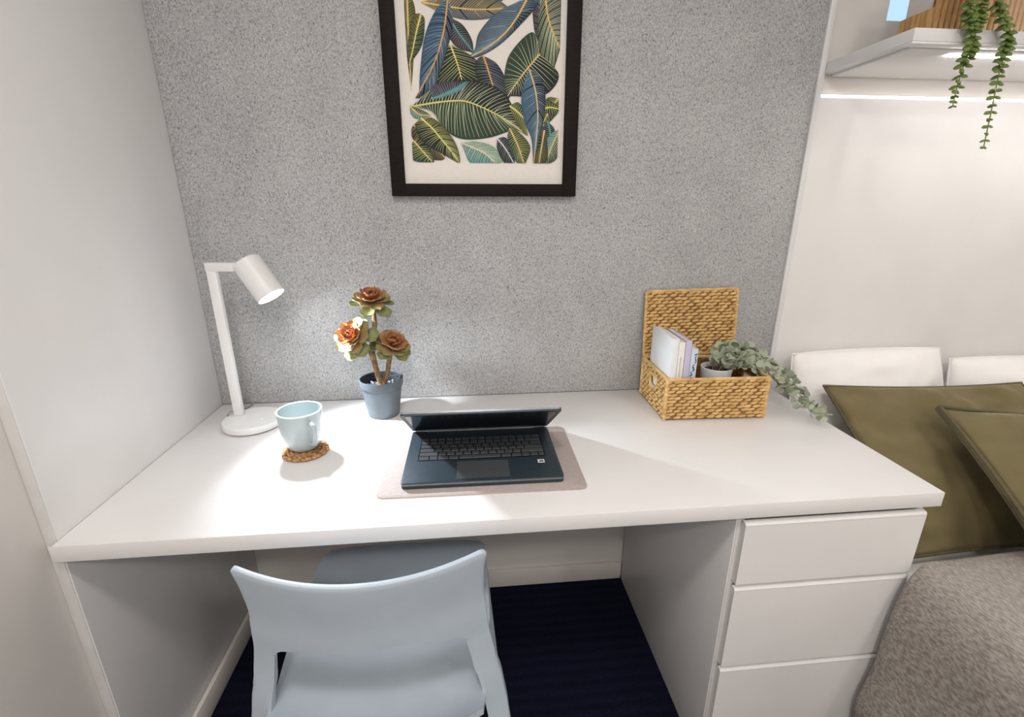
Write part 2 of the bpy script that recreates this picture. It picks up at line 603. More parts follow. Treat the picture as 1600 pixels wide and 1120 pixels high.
# ------------------------------------------------------------------ picture with leaf print
FX0, FX1, FZ0, FZ1 = -0.2442, 0.2462, 0.0, 0.70
t = thing('picture_frame', 'black-framed tropical leaf print hanging on the felt wall', 'picture', (0.78, -0.001, 1.32))
w = 0.0362
for a in ((FX0, FX0 + w, FZ0, FZ1), (FX1 - w, FX1, FZ0, FZ1), (FX0 + w, FX1 - w, FZ0, FZ0 + 0.0315), (FX0 + w, FX1 - w, FZ1 - w, FZ1)):
    b = MB()
    b.box(a[0], a[1], -0.022, 0.0, a[2], a[3], bev=0.0015)
    b.build('frame_rail', M_BLACKF, t)
b = MB()
b.box(FX0 + w, FX1 - w, -0.009, -0.003, 0.0315, FZ1 - w)
paper = b.build('paper', M_PAPER, t)

PX0, PX1, PZ0, PZ1 = -0.1854, 0.1948, 0.0845, 0.640
LEAVES = {
    'A1': ([(-0.1762, 0.4644), (-0.1785, 0.384), (-0.1793, 0.3163), (-0.18, 0.2504)], [(-0.1843, 0.4415), (-0.1874, 0.3641)], [(-0.1592, 0.4195), (-0.1704, 0.3125)]),
    'A2': ([(-0.146, 0.416), (-0.1596, 0.3767), (-0.1712, 0.3367), (-0.1809, 0.3062)], [(-0.1666, 0.4077), (-0.1829, 0.3444)], [(-0.1379, 0.4008), (-0.1477, 0.3493)]),
    'C': ([(-0.1447, 0.439), (-0.0914, 0.4331), (-0.033, 0.4284), (0.0217, 0.4298), (0.0676, 0.4343)], [(-0.0682, 0.453), (0.0221, 0.456)], [(-0.0922, 0.4158), (-0.0336, 0.4059), (0.0306, 0.4137)]),
    'J2': ([(0.1432, 0.4755), (0.1455, 0.4211), (0.1473, 0.3733), (0.1454, 0.3488)], [(0.1251, 0.4517), (0.1282, 0.3928)], [(0.1603, 0.4295), (0.1592, 0.3736)]),
    'J': ([(0.1524, 0.4758), (0.1629, 0.4177), (0.1779, 0.3822), (0.1956, 0.3501)], [(0.1373, 0.413), (0.1433, 0.3323), (0.1684, 0.2827)], [(0.2017, 0.4543), (0.2132, 0.3953)]),
    'E': ([(-0.0789, 0.4103), (-0.0618, 0.3834), (-0.0441, 0.362), (-0.0217, 0.3364)], [(-0.0848, 0.3788), (-0.0631, 0.3475)], [(-0.0476, 0.3956), (-0.0256, 0.3645)]),
    'D': ([(0.1112, 0.4551), (0.086, 0.4154), (0.0581, 0.3828), (0.0158, 0.3516), (-0.0384, 0.3238)], [(0.0399, 0.4257), (-0.0068, 0.381), (-0.0192, 0.3446)], [(0.1368, 0.4443), (0.0907, 0.3957), (0.0439, 0.3563), (-0.0032, 0.3308)]),
    'F': ([(-0.079, 0.3531), (-0.0684, 0.3271), (-0.06, 0.3028), (-0.0526, 0.2739)], [(-0.1006, 0.3304), (-0.1217, 0.2766), (-0.1134, 0.2559)], [(-0.0312, 0.3321), (0.0009, 0.3042), (0.0004, 0.275)]),
    'G': ([(0.0015, 0.3309), (0.0104, 0.3085), (0.0186, 0.2837), (0.0287, 0.2565), (0.0405, 0.2375)], [(-0.0151, 0.3203), (-0.0182, 0.2913), (0.0, 0.2581)], [(0.0365, 0.3132), (0.0623, 0.272), (0.067, 0.238)]),
    'B': ([(-0.0809, 0.4488), (-0.0911, 0.3904), (-0.1096, 0.3342), (-0.1353, 0.2846), (-0.1708, 0.2337)], [(-0.1098, 0.4249), (-0.1397, 0.3694), (-0.1556, 0.2924), (-0.1604, 0.2508)], [(-0.0703, 0.3989), (-0.0863, 0.3429), (-0.1124, 0.2768), (-0.1309, 0.2344)]),
    'I': ([(0.1432, 0.3385), (0.122, 0.3152), (0.1007, 0.2918), (0.0815, 0.2682), (0.0622, 0.2422)], [(0.1236, 0.3847), (0.0673, 0.3346), (0.0527, 0.2718)], [(0.1923, 0.2959), (0.1739, 0.2571), (0.1302, 0.2391), (0.0912, 0.2427)]),
    'H': ([(-0.179, 0.2145), (-0.1244, 0.2239), (-0.0769, 0.229), (-0.0389, 0.2275), (0.0184, 0.2069), (0.062, 0.1856), (0.1064, 0.1572)], [(-0.1275, 0.2556), (-0.0752, 0.2734), (-0.0186, 0.2746), (0.0478, 0.2547), (0.0816, 0.2078)], [(-0.1301, 0.2045), (-0.108, 0.1701), (-0.0608, 0.1418), (0.0125, 0.1449), (0.0767, 0.1636)]),
    'HT': ([(-0.1296, 0.2323), (-0.0999, 0.2435), (-0.0711, 0.2567), (-0.0399, 0.2733)], [(-0.1224, 0.2641), (-0.0845, 0.2732)], [(-0.1002, 0.2371), (-0.0571, 0.2527)]),
    'S': ([(-0.1859, 0.2165), (-0.1727, 0.2039), (-0.159, 0.1955), (-0.133, 0.195)], [(-0.1721, 0.2124), (-0.1491, 0.2042)], [(-0.1847, 0.1994), (-0.169, 0.1867)]),
    'M2': ([(-0.1793, 0.1735), (-0.1523, 0.1475), (-0.1293, 0.1277), (-0.1017, 0.094)], [(-0.1505, 0.1782), (-0.1098, 0.1301)], [(-0.1857, 0.1471), (-0.1551, 0.0982), (-0.1166, 0.0894)]),
    'W': ([(0.067, 0.2207), (0.0914, 0.2036), (0.1112, 0.1818), (0.1164, 0.1506)], [(0.0913, 0.2276), (0.116, 0.1952)], [(0.0767, 0.1946), (0.1014, 0.1594)]),
    'W2': ([(0.194, 0.2402), (0.1797, 0.2226), (0.1653, 0.2003), (0.1534, 0.178)], [(0.1645, 0.2397), (0.1504, 0.2045)], [(0.1947, 0.214), (0.1756, 0.1872)]),
    'W3': ([(0.1656, 0.187), (0.1737, 0.1603), (0.1693, 0.133), (0.1599, 0.1007)], [(0.1511, 0.1645), (0.1468, 0.1236)], [(0.1861, 0.1649), (0.1822, 0.1239)]),
    'M': ([(-0.1594, 0.189), (-0.1322, 0.1653), (-0.1094, 0.1391), (-0.0863, 0.1123), (-0.0629, 0.0806)], [(-0.1263, 0.1873), (-0.0849, 0.1482), (-0.0667, 0.1125)], [(-0.1748, 0.1692), (-0.1533, 0.1297), (-0.0966, 0.0986)]),
    'N': ([(-0.1817, 0.1361), (-0.166, 0.1184), (-0.1501, 0.1005), (-0.1317, 0.0801)], [(-0.1622, 0.1407), (-0.1374, 0.1119), (-0.131, 0.0938)], [(-0.1926, 0.1159), (-0.1847, 0.0889)]),
    'O': ([(-0.0588, 0.1315), (-0.0273, 0.1197), (0.002, 0.1063), (0.034, 0.0789)], [(-0.022, 0.1355), (0.0221, 0.1247), (0.0516, 0.0952)], [(-0.0497, 0.1081), (-0.0381, 0.0853), (-0.0136, 0.0716)]),
    'P1': ([(0.0346, 0.1429), (0.0493, 0.1272), (0.0642, 0.1068), (0.0817, 0.0769)], [(0.0569, 0.1454), (0.0767, 0.1184)], [(0.0344, 0.118), (0.0516, 0.086)]),
    'P2': ([(0.0668, 0.1679), (0.0817, 0.1411), (0.0942, 0.114), (0.107, 0.077)], [(0.0915, 0.1593), (0.1217, 0.1234)], [(0.0618, 0.1409), (0.0817, 0.0908)]),
    'T': ([(0.1576, 0.2156), (0.1699, 0.218), (0.1823, 0.2173), (0.1972, 0.2141)], [(0.1647, 0.2288), (0.1845, 0.2279)], [(0.1652, 0.2048), (0.1852, 0.1984)]),
    'Q': ([(0.2011, 0.1696), (0.1867, 0.1423), (0.1748, 0.1147), (0.1604, 0.0774)], [(0.1714, 0.1512), (0.1546, 0.1145)], [(0.2022, 0.1333), (0.1931, 0.0963)]),
    'K2': ([(0.1586, 0.1646), (0.1541, 0.1374), (0.1496, 0.1098), (0.1451, 0.0773)], [(0.1437, 0.1599), (0.1296, 0.0912)], [(0.1667, 0.1375), (0.1677, 0.0914)]),
    'K': ([(0.1174, 0.3026), (0.1298, 0.2691), (0.1366, 0.2392), (0.1406, 0.2), (0.1387, 0.1598), (0.1313, 0.0818)], [(0.1032, 0.2686), (0.0971, 0.2299), (0.1062, 0.1818), (0.1239, 0.1461)], [(0.1465, 0.2864), (0.1594, 0.2483), (0.158, 0.1958), (0.1488, 0.1555)]),
}
STYLE = {  # left half, right half, veins, midrib
    'A1': ('brown', 'olive', 'vein_olive', 'rib_tan'), 'A2': ('olive', 'green', 'vein_olive', 'rib_lime'),
    'C': ('grey', 'slate', 'vein_tan', 'rib_gold'), 'J2': ('plum', 'teal', 'vein_grey', 'rib_teal'),
    'J': ('green', 'grey', 'vein_cream', 'rib_gold'), 'E': ('plum', 'dark', 'vein_grey', 'rib_teal'),
    'D': ('slate', 'navy', 'vein_blue', 'rib_gold'), 'F': ('dark', 'dark', 'vein_lime', 'rib_lime'),
    'G': ('dark', 'navy', 'vein_grey', 'rib_orange'), 'B': ('blue', 'navy', 'vein_blue', 'rib_orange'),
    'I': ('green', 'dark', 'vein_cream', 'rib_tan'), 'H': ('dark', 'green', 'vein_cream', 'rib_lime'),
    'HT': ('plum', 'teal', 'vein_blue', 'rib_teal'), 'S': ('green', 'teal', 'vein_cream', 'rib_gold'),
    'M': ('olive', 'dark', 'vein_lime', 'rib_lime'), 'N': ('dark', 'green', 'vein_lime', 'rib_tan'),
    'O': ('pale', 'teal', 'vein_cream', 'rib_white'), 'P1': ('navy', 'dark', 'vein_grey', 'rib_white'),
    'P2': ('olive', 'green', 'vein_lime', 'rib_tan'), 'T': ('olive', 'green', 'vein_lime', 'rib_lime'),
    'Q': ('teal', 'green', 'vein_cream', 'rib_tan'), 'K2': ('dark', 'dark', 'vein_olive', 'rib_tan'),
    'K': ('blue', 'navy', 'vein_blue', 'rib_tan'), 'M2': ('dark', 'brown', 'vein_olive', 'rib_tan'),
    'W': ('green', 'olive', 'vein_lime', 'rib_lime'), 'W2': ('olive', 'dark', 'vein_lime', 'rib_tan'), 'W3': ('dark', 'navy', 'vein_grey', 'rib_teal'),
}
INK = {
    'brown': (62, 50, 38), 'olive': (70, 72, 34), 'green': (42, 62, 44), 'dark': (26, 36, 32), 'grey': (84, 84, 78), 'slate': (66, 80, 96),
    'navy': (30, 38, 54), 'blue': (52, 80, 104), 'teal': (70, 128, 128), 'plum': (58, 46, 56), 'pale': (128, 156, 140),
    'vein_olive': (140, 134, 84), 'vein_tan': (176, 160, 116), 'vein_grey': (126, 132, 134), 'vein_cream': (196, 200, 164), 'vein_blue': (128, 152, 164),
    'vein_lime': (182, 186, 122), 'rib_tan': (216, 184, 124), 'rib_lime': (220, 206, 122), 'rib_gold': (222, 184, 100), 'rib_teal': (92, 158, 154),
    'rib_orange': (216, 160, 84), 'rib_white': (206, 206, 188),
}
ink_names = list(INK)
ink_mats = [flat('ink_' + k, v, 0.75) for k, v in INK.items()]


def clip_poly(poly):
    for ax, lim, sgn in ((0, PX0, 1), (0, PX1, -1), (1, PZ0, 1), (1, PZ1, -1)):
        out = []
        for i in range(len(poly)):
            a, c = poly[i - 1], poly[i]
            da, dc = (a[ax] - lim) * sgn, (c[ax] - lim) * sgn
            if (da >= 0) != (dc >= 0):
                u = da / (da - dc)
                out.append((a[0] + (c[0] - a[0]) * u, a[1] + (c[1] - a[1]) * u))
            if dc >= 0:
                out.append(c)
        poly = out
        if len(poly) < 3:
            return []
    return poly


pr = MB()


def ink_poly(poly, col, lay):
    poly = clip_poly(poly)
    if len(poly) >= 3:
        pr.cur = ink_names.index(col)
        pr.add([(x, -0.009 - lay, z) for x, z in poly], [list(range(len(poly)))])


def path2(pts, n):
    return [(q.x, q.y) for q in smoothpath([(a, c, 0) for a, c in pts], n)]


def print_leaf(mid, lft, rgt, style, lay, vein_step=0.0046):
    n = 40
    m = path2(mid, n)
    Lb = path2([mid[0]] + list(lft) + [mid[-1]], n)
    Rb = path2([mid[0]] + list(rgt) + [mid[-1]], n)
    for side, col in ((Lb, style[0]), (Rb, style[1])):
        for i in range(n - 1):
            ink_poly([m[i], m[i + 1], side[i + 1], side[i]], col, lay)
    length = sum(math.dist(m[i], m[i + 1]) for i in range(n - 1))
    k = max(5, int(length / vein_step))
    for side in (Lb, Rb):
        for j in range(1, k):
            f = j / k
            a = m[min(n - 1, int(f * (n - 1)))]
            e = side[min(n - 1, int(min(1.0, f + 0.10) * (n - 1)))]
            if math.dist(a, e) < 0.006:
                continue
            cpt = ((a[0] + e[0]) / 2 + (m[int(f * (n - 1))][0] - m[min(n - 1, int(f * (n - 1)) + 3)][0]) * 0.35,
                   (a[1] + e[1]) / 2 + (m[int(f * (n - 1))][1] - m[min(n - 1, int(f * (n - 1)) + 3)][1]) * 0.35)
            c = [((1 - u) ** 2 * a[0] + 2 * u * (1 - u) * cpt[0] + u * u * e[0], (1 - u) ** 2 * a[1] + 2 * u * (1 - u) * cpt[1] + u * u * e[1]) for u in (0, 0.25, 0.5, 0.75, 0.95)]
            for i in range(4):
                dx, dz = c[i + 1][0] - c[i][0], c[i + 1][1] - c[i][1]
                L = math.hypot(dx, dz) or 1
                w0, w1 = [0.00064 * (1.15 - 0.2 * q) for q in (i, i + 1)]
                nx, nz = -dz / L, dx / L
                ink_poly([(c[i][0] + nx * w0, c[i][1] + nz * w0), (c[i + 1][0] + nx * w1, c[i + 1][1] + nz * w1), (c[i + 1][0] - nx * w1, c[i + 1][1] - nz * w1), (c[i][0] - nx * w0, c[i][1] - nz * w0)], style[2], lay + 0.00004)
    for i in range(n - 1):
        dx, dz = m[i + 1][0] - m[i][0], m[i + 1][1] - m[i][1]
        L = math.hypot(dx, dz) or 1
        w0 = 0.0021 * (1 - 0.55 * i / n)
        nx, nz = -dz / L * w0, dx / L * w0
        ink_poly([(m[i][0] + nx, m[i][1] + nz), (m[i + 1][0] + nx, m[i + 1][1] + nz), (m[i + 1][0] - nx, m[i + 1][1] - nz), (m[i][0] - nx, m[i][1] - nz)], style[3], lay + 0.00008)


lay = 0.0001
# leaves of the upper part of the print
for mid, lft, rgt, st in [
    ([(-0.16, 0.46), (-0.10, 0.52), (-0.03, 0.60), (0.02, 0.66)], [(-0.15, 0.52), (-0.07, 0.62)], [(-0.07, 0.49), (0.02, 0.57)], STYLE['B']),
    ([(0.18, 0.44), (0.13, 0.52), (0.06, 0.58), (-0.02, 0.63)], [(0.10, 0.46), (0.03, 0.54)], [(0.19, 0.54), (0.09, 0.63)], STYLE['H']),
    ([(0.0, 0.43), (0.02, 0.49), (0.06, 0.54), (0.12, 0.57)], [(-0.02, 0.50), (0.04, 0.57)], [(0.07, 0.46), (0.12, 0.52)], STYLE['F']),
    ([(-0.19, 0.50), (-0.17, 0.56), (-0.15, 0.60), (-0.10, 0.65)], [(-0.19, 0.57), (-0.17, 0.63)], [(-0.13, 0.54), (-0.10, 0.60)], STYLE['A2']),
]:
    print_leaf(mid, lft, rgt, st, lay)
    lay += 0.00012
for k in LEAVES:
    print_leaf(*LEAVES[k], STYLE[k], lay, 0.0058 if k in ('H', 'I', 'F') else 0.0046)
    lay += 0.00012
po = pr.build('leaf_print', ink_mats, t, smooth=0, label='printed dark green and blue leaves')

# ------------------------------------------------------------------ desk lamp
DZ = 0.7401
t = thing('desk_lamp', 'white metal desk lamp with round base and tilted cylinder head', 'lamp', (0.148, -0.150, DZ))
b = MB()
b.lathe([(0.0, 0.0), (0.069, 0.0), (0.069, 0.002), (0.0725, 0.003), (0.0735, 0.006), (0.0735, 0.017), (0.0715, 0.0200), (0.0, 0.0210)], 56)
b.build('base', M_LAMP, t)
b = MB()
b.lathe([(0.0, 0.0004), (0.0695, 0.0004), (0.0705, 0.0018), (0.0, 0.0018)], 40)
b.build('rubber_foot', M_DARK, t)
px, py = -0.043, 0.022
b = MB()
b.box(px - 0.0115, px + 0.0115, py - 0.008, py + 0.008, 0.0205, 0.414, bev=0.0025)
b.build('pole', M_LAMP, t)
H0 = Vector((0.046, 0.012, 0.4225))
HD = Vector((0.54, -0.19, -0.82)).normalized()
b = MB()
ax = Vector((H0.x - px, H0.y - py, 0))
La = ax.length
Mx = frame_mat((px, py, 0.414), (0, 0, 1), ax)
b.box(-0.0125, La - 0.015, -0.009, 0.009, -0.0105, 0.0105, M=Mx, bev=0.0025)
b.build('arm', M_LAMP, t)
hb = MB()
MH = frame_mat(H0 - HD * 0.006, HD, (1, 0, 0))
rr = 0.0345
hb.lathe([(0.0, 0.0), (rr - 0.003, 0.0), (rr, 0.003), (rr, 0.102), (rr - 0.0022, 0.102), (rr - 0.0022, 0.006), (0.0, 0.006)], 40, M=MH)
head = hb.build('lamp_head', M_LAMP, t)
b = MB()
b.lathe([(0.0, 0.090), (rr - 0.0026, 0.090), (rr - 0.0026, 0.094), (0.0, 0.094)], 32, M=MH)
b.build('bulb_diffuser', M_BULB, head, label='glowing white diffuser')
b = MB()
b.tube(smoothpath([(px - 0.010, py + 0.004, 0.030), (px - 0.022, py + 0.000, 0.030), (px - 0.0285, py - 0.004, 0.022), (px - 0.034, py + 0.012, 0.010), (px - 0.036, py + 0.04, 0.0032), (px - 0.020, py + 0.090, 0.0030), (px - 0.015, py + 0.12, 0.0030)], 24), 0.0025, 8)
b.build('cable', M_CABLE, t)
b = MB()
b.lathe([(0.0, 0.0205), (0.004, 0.0205), (0.0035, 0.0225), (0.0, 0.0228)], 16, M=Matrix.Translation((0.028, -0.010, 0)))
b.build('switch', M_MEL, t)
sd = bpy.data.lights.new('desk_lamp_beam', 'SPOT')
sd.energy = 23.0
sd.color = (0.84, 0.92, 1.0)
sd.spot_size = R(112)
sd.spot_blend = 0.7
sd.shadow_soft_size = 0.017
so = bpy.data.objects.new('desk_lamp_beam', sd)
COL.objects.link(so)
so.parent = t
so.matrix_local = frame_mat(H0 + HD * 0.0955, (-0.70, 0.42, 0.60))  # beam turned off the head's axis to light the far desk, not the felt

# ------------------------------------------------------------------ mug on a braided coaster
t = thing('coaster', 'round braided brown coaster under the mug', 'coaster', (0.333, -0.319, DZ))
for k, rad in enumerate((0.048, 0.0395, 0.031, 0.0225, 0.014)):
    b = MB()
    nn = int(rad * 1300)
    for st in (0, 1):
        pts = []
        m2 = max(24, nn)
        tw = max(5, int(rad * 520))
        for i in range(m2):
            a = 2 * math.pi * i / m2
            ph = tw * a + st * math.pi
            rr2 = rad + 0.0023 * math.cos(ph)
            pts.append((rr2 * math.cos(a), rr2 * math.sin(a), 0.0055 + 0.0018 * math.sin(ph)))
        b.tube(pts, 0.0031, 6, closed=True)
    b.build('braid', M_CORK, t)
b = MB()
b.lathe([(0.0, 0.0008), (0.047, 0.0008), (0.047, 0.0045), (0.0, 0.0045)], 32)
b.build('backing', M_CORK, t)
t = thing('mug', 'pale blue ceramic mug with looped handle on the coaster', 'mug', (0.329, -0.312, DZ + 0.0113), R(-50))
b = MB()
b.lathe([(0.0, 0.002), (0.026, 0.002), (0.028, 0.0), (0.031, 0.002), (0.037, 0.010), (0.0415, 0.024), (0.0462, 0.047), (0.0485, 0.074), (0.0500, 0.0945)], 48, cap=False)
b.build('body', M_MUG, t)
b = MB()
b.lathe([(0.0, 0.010), (0.024, 0.011), (0.034, 0.017), (0.0385, 0.030), (0.0430, 0.050), (0.0455, 0.078), (0.0466, 0.0950)], 48, cap=False)
b.build('inside', M_MUGIN, t)
b = MB()
b.lathe([(0.0500, 0.0940), (0.0499, 0.0963), (0.0483, 0.0974), (0.0468, 0.0963), (0.0466, 0.0940)], 48, close=True)
b.build('rim', M_MUGRIM, t)
b = MB()
b.tube(smoothpath([(0.045, 0, 0.076), (0.062, 0, 0.0785), (0.0725, 0, 0.071), (0.0745, 0, 0.053), (0.067, 0, 0.035), (0.055, 0, 0.0255), (0.041, 0, 0.023)], 22), 0.0058, 10, squash=1.0)
b.build('handle', M_MUG, t)

# ------------------------------------------------------------------ artificial rosette plant
t = thing('rosette_plant', 'artificial succulent with three coppery rosettes in a slate plastic pot', 'potted plant', (0.483, -0.112, DZ), R(10))
b = MB()
b.lathe([(0.0, 0.0), (0.040, 0.0), (0.0425, 0.002), (0.0545, 0.088), (0.0575, 0.088), (0.0592, 0.106), (0.0585, 0.108), (0.0565, 0.1075), (0.0535, 0.080), (0.0, 0.079)], 48)
pot = b.build('pot', M_POT, t)
b = MB()
b.lathe([(0.0, 0.086), (0.02, 0.0855), (0.04, 0.084), (0.0540, 0.080), (0.053, 0.0795), (0.0, 0.0795)], 32)
b.build('soil', M_SOIL, pot)
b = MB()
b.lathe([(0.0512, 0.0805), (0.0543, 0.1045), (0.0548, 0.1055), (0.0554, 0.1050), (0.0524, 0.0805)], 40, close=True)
b.build('dark_lining', M_SOIL, pot)  # dark ring added inside the rim so the pot's interior reads dark
gb = MB()
bmg = bmesh.new()
bmesh.ops.create_icosphere(bmg, subdivisions=1, radius=1.0)
gv = [q.co.copy() for q in bmg.verts]
gf = [[q.index for q in fc.verts] for fc in bmg.faces]
bmg.free()
for i in range(90):
    a, r = random.uniform(0, 6.28), 0.046 * math.sqrt(random.random())
    s = random.uniform(0.0015, 0.0032)
    gb.add(gv, gf, Matrix.Translation((r * math.cos(a), r * math.sin(a), 0.0855)) @ Matrix.Scale(s, 4))
go = gb.build('grit', M_GRIT, pot)
go['kind'] = 'stuff'
ROS = [((-0.006, 0.004, 0.318), (0.05, -0.28, 0.95), 1.0), ((-0.058, -0.022, 0.232), (-0.45, -0.65, 0.62), 1.0), ((0.036, -0.020, 0.200), (0.22, -0.42, 0.88), 1.0)]
for (c, d, s), path in zip(ROS, (
        [(0.0, 0.0, 0.080), (-0.012, 0.002, 0.14), (-0.016, 0.004, 0.20), (-0.004, 0.004, 0.255), (-0.006, 0.006, 0.312)],
        [(-0.013, 0.001, 0.150), (-0.022, -0.002, 0.185), (-0.042, -0.008, 0.212), (-0.055, -0.018, 0.226)],
        [(0.002, 0.0, 0.080), (0.016, -0.004, 0.115), (0.026, -0.010, 0.160), (0.035, -0.018, 0.195)])):
    b = MB()
    pts = smoothpath(path, 16)
    b.tube(pts, [0.0075 - 0.0020 * i / 15 for i in range(16)], 8)
    b.build('stem', M_STEMB, t)


def petal_mesh(name, L, W, m, cup=0.35):
    rows_a, rows_b = [], []
    for i in range(7):
        u = i / 6
        wv = W * (0.28 + 0.72 * math.sin(math.pi * min(1, u * 0.60 + 0.02)) ** 0.9) * (1.0 if u < 0.8 else math.sqrt(max(0.0, 1 - ((u - 0.8) / 0.2) ** 2 * 0.93)))
        ra, rb = [], []
        for j in range(5):
            v = (j - 2) / 2
            z = cup * L * u * u * 0.45 + 0.25 * W * v * v
            ra.append((L * u, wv * v, z))
            rb.append((L * u, wv * v, z - 0.0012))
        rows_a.append(ra)
        rows_b.append(rb)
    b = MB()
    b.slab(rows_a, rows_b)
    return b.mesh(name, m, 60)


def ros_mat(name, a, c):
    return mat(name, a, 0.6, c, 45, 3, lo=0.35, hi=0.65)


PM = [
    petal_mesh('petal', 0.050, 0.0185, ros_mat('rosette_green', (0.17, 0.19, 0.07), (0.33, 0.35, 0.17)), 0.12),
    petal_mesh('petal', 0.042, 0.0150, ros_mat('rosette_green_copper', (0.33, 0.19, 0.07), (0.34, 0.29, 0.13)), 0.22),
    petal_mesh('petal', 0.034, 0.0115, ros_mat('rosette_copper', (0.36, 0.145, 0.05), (0.46, 0.25, 0.11)), 0.38),
    petal_mesh('petal', 0.026, 0.0105, ros_mat('rosette_rust', (0.27, 0.08, 0.025), (0.42, 0.17, 0.07)), 0.55),
    petal_mesh('petal', 0.017, 0.0065, ros_mat('rosette_dark_rust', (0.20, 0.05, 0.018), (0.36, 0.12, 0.045)), 0.6),
]
for ri, (c, d, s) in enumerate(ROS):
    b = MB()
    b.lathe([(0.0, -0.010), (0.007, -0.008), (0.009, 0.0), (0.006, 0.008), (0.0, 0.012)], 12)
    core = b.build('rosette', M_STEMB, t)
    core.matrix_local = frame_mat(c, d)
    rnd = random.Random(40 + ri)
    for ring, (n, el, h) in enumerate(((6, -12, -0.006), (8, 6, -0.001), (9, 22, 0.004), (8, 42, 0.007), (7, 66, 0.008))):
        for i in range(n):
            a = 2 * math.pi * (i + 0.5 * ring) / n + rnd.uniform(-0.2, 0.2)
            M = Matrix.Translation((0, 0, h)) @ Matrix.Rotation(a, 4, 'Z') @ Matrix.Translation((0.003, 0, 0)) @ Matrix.Rotation(-R(el + rnd.uniform(-9, 9)), 4, 'Y') @ Matrix.Rotation(rnd.uniform(-0.2, 0.2), 4, 'X') @ Matrix.Scale(s * rnd.uniform(0.88, 1.08) * 1.14, 4)
            inst('petal', PM[ring], core, M)

# ------------------------------------------------------------------ desk mat and laptop


def rrect(x0, x1, y0, y1, r, n=6):
    pts = []
    for cx, cy, a0 in ((x1 - r, y1 - r, 0), (x0 + r, y1 - r, 90), (x0 + r, y0 + r, 180), (x1 - r, y0 + r, 270)):
        for i in range(n + 1):
            a = R(a0 + 90 * i / n)
            pts.append((cx + r * math.cos(a), cy + r * math.sin(a)))
    return pts


b = MB()
b.prism(rrect(-0.216, 0.216, -0.146, 0.146, 0.016), 0.0, 0.0022, bev=0.0006)
o = b.build('desk_mat', M_DESKMAT, loc=(0.7475, -0.3875, DZ))
o.rotation_euler = (0, 0, R(-0.9))
tag(o, 'thin beige rectangular desk mat under the laptop', 'desk mat')

t = thing('laptop', 'dark half-closed laptop standing on the beige desk mat', 'laptop', (0.7475, -0.388, DZ + 0.0024), R(-0.5))
LW, LD = 0.169, 0.119
b = MB()
b.prism(rrect(-LW, LW, -LD, LD, 0.008), 0.0015, 0.0145, bev=0.0012)
base = b.build('base', M_LAPD, t)
b = MB()
b.prism(rrect(-LW - 0.0006, LW + 0.0006, -LD - 0.0006, LD - 0.002, 0.008), 0.0085, 0.0122)
b.build('edge_trim', M_LAPE, base)
for fx in (-0.14, 0.14):
    for fy in (-0.10, 0.095):
        b = MB()
        b.lathe([(0.0, 0.0), (0.006, 0.0), (0.0065, 0.0016), (0.0, 0.0016)], 14, M=Matrix.Translation((fx, fy, 0)))
        b.build('foot', M_DARK, base)
b = MB()
b.prism(rrect(-0.144, 0.144, -0.032, 0.077, 0.003), 0.01445, 0.01475)
kb = b.build('keyboard', M_KEYBED, t)


def key_mesh(wd, dp):
    k = MB()
    k.box(-wd / 2, wd / 2, -dp / 2, dp / 2, 0.0, 0.0011, bev=0.0004, seg=1)
    return k.mesh('key', M_KEY, 0)


kcache = {}


def key(x, y, wd, dp):
    kk = (round(wd, 4), round(dp, 4))
    if kk not in kcache:
        kcache[kk] = key_mesh(*kk)
    inst('key', kcache[kk], kb, Matrix.Translation((x, y, 0.01478)))


KX0, KX1 = -0.142, 0.142
rows = [
    (0.0685, 0.0100, [1.0] * 14 + [1.0]),
    (0.0515, 0.0134, [1.0] * 13 + [2.0]),
    (0.0335, 0.0134, [1.5] + [1.0] * 12 + [1.5]),
    (0.0155, 0.0134, [1.75] + [1.0] * 11 + [2.25]),
    (-0.0025, 0.0134, [2.25] + [1.0] * 10 + [2.75]),
    (-0.0205, 0.0134, [1.25, 1.0, 1.25, 1.25, 5.0, 1.25, 1.25, 1.0, 1.0, 0.75]),
]
for y, dp, ks in rows:
    tot = sum(ks)
    x = KX0
    for kw in ks:
        wd = kw / tot * (KX1 - KX0)
        key(x + wd / 2, y, wd - 0.0028, dp)
        x += wd
b = MB()
b.prism(rrect(-0.056, 0.056, -0.110, -0.040, 0.002), 0.0144, 0.0148)
b.build('touchpad', M_KEY, t)
b = MB()
b.box(0.122, 0.137, -0.060, -0.046, 0.0144, 0.0148)
st = b.build('sticker', M_STICK, t, label='small white sticker')
b = MB()
b.box(0.1250, 0.1345, -0.0560, -0.0508, 0.0147, 0.0150)
b.build('sticker_print', M_DARK, st)
b = MB()
b.tube([(-0.135, LD - 0.002, 0.0145), (0.135, LD - 0.002, 0.0145)], 0.0045, 12)
b.build('hinge', M_LAPE, t)
# lid, opened about 36 degrees
ML = Matrix.Translation((0, LD - 0.002, 0.0165)) @ Matrix.Rotation(-R(34.2), 4, 'X')
b = MB()
b.prism(rrect(-LW, LW, -0.226, 0.002, 0.008), -0.0005, 0.0060, M=ML, bev=0.001)
lid = b.build('lid', M_LAPD, t)
b = MB()
b.prism(rrect(-LW - 0.0005, LW + 0.0005, -0.2265, 0.0, 0.008), 0.0030, 0.0068, M=ML)
b.build('lid_back', M_LAPE, lid)
b = MB()
b.prism(rrect(-LW + 0.009, LW - 0.009, -0.216, -0.018, 0.002), -0.0011, -0.0004, M=ML)
b.build('display', M_SCREEN, lid, label='dark glossy display')
b = MB()
b.prism(rrect(-LW + 0.010, LW - 0.010, -0.012, -0.008, 0.001), -0.0010, -0.0004, M=ML)
b.build('hinge_strip', M_LAPE, lid)

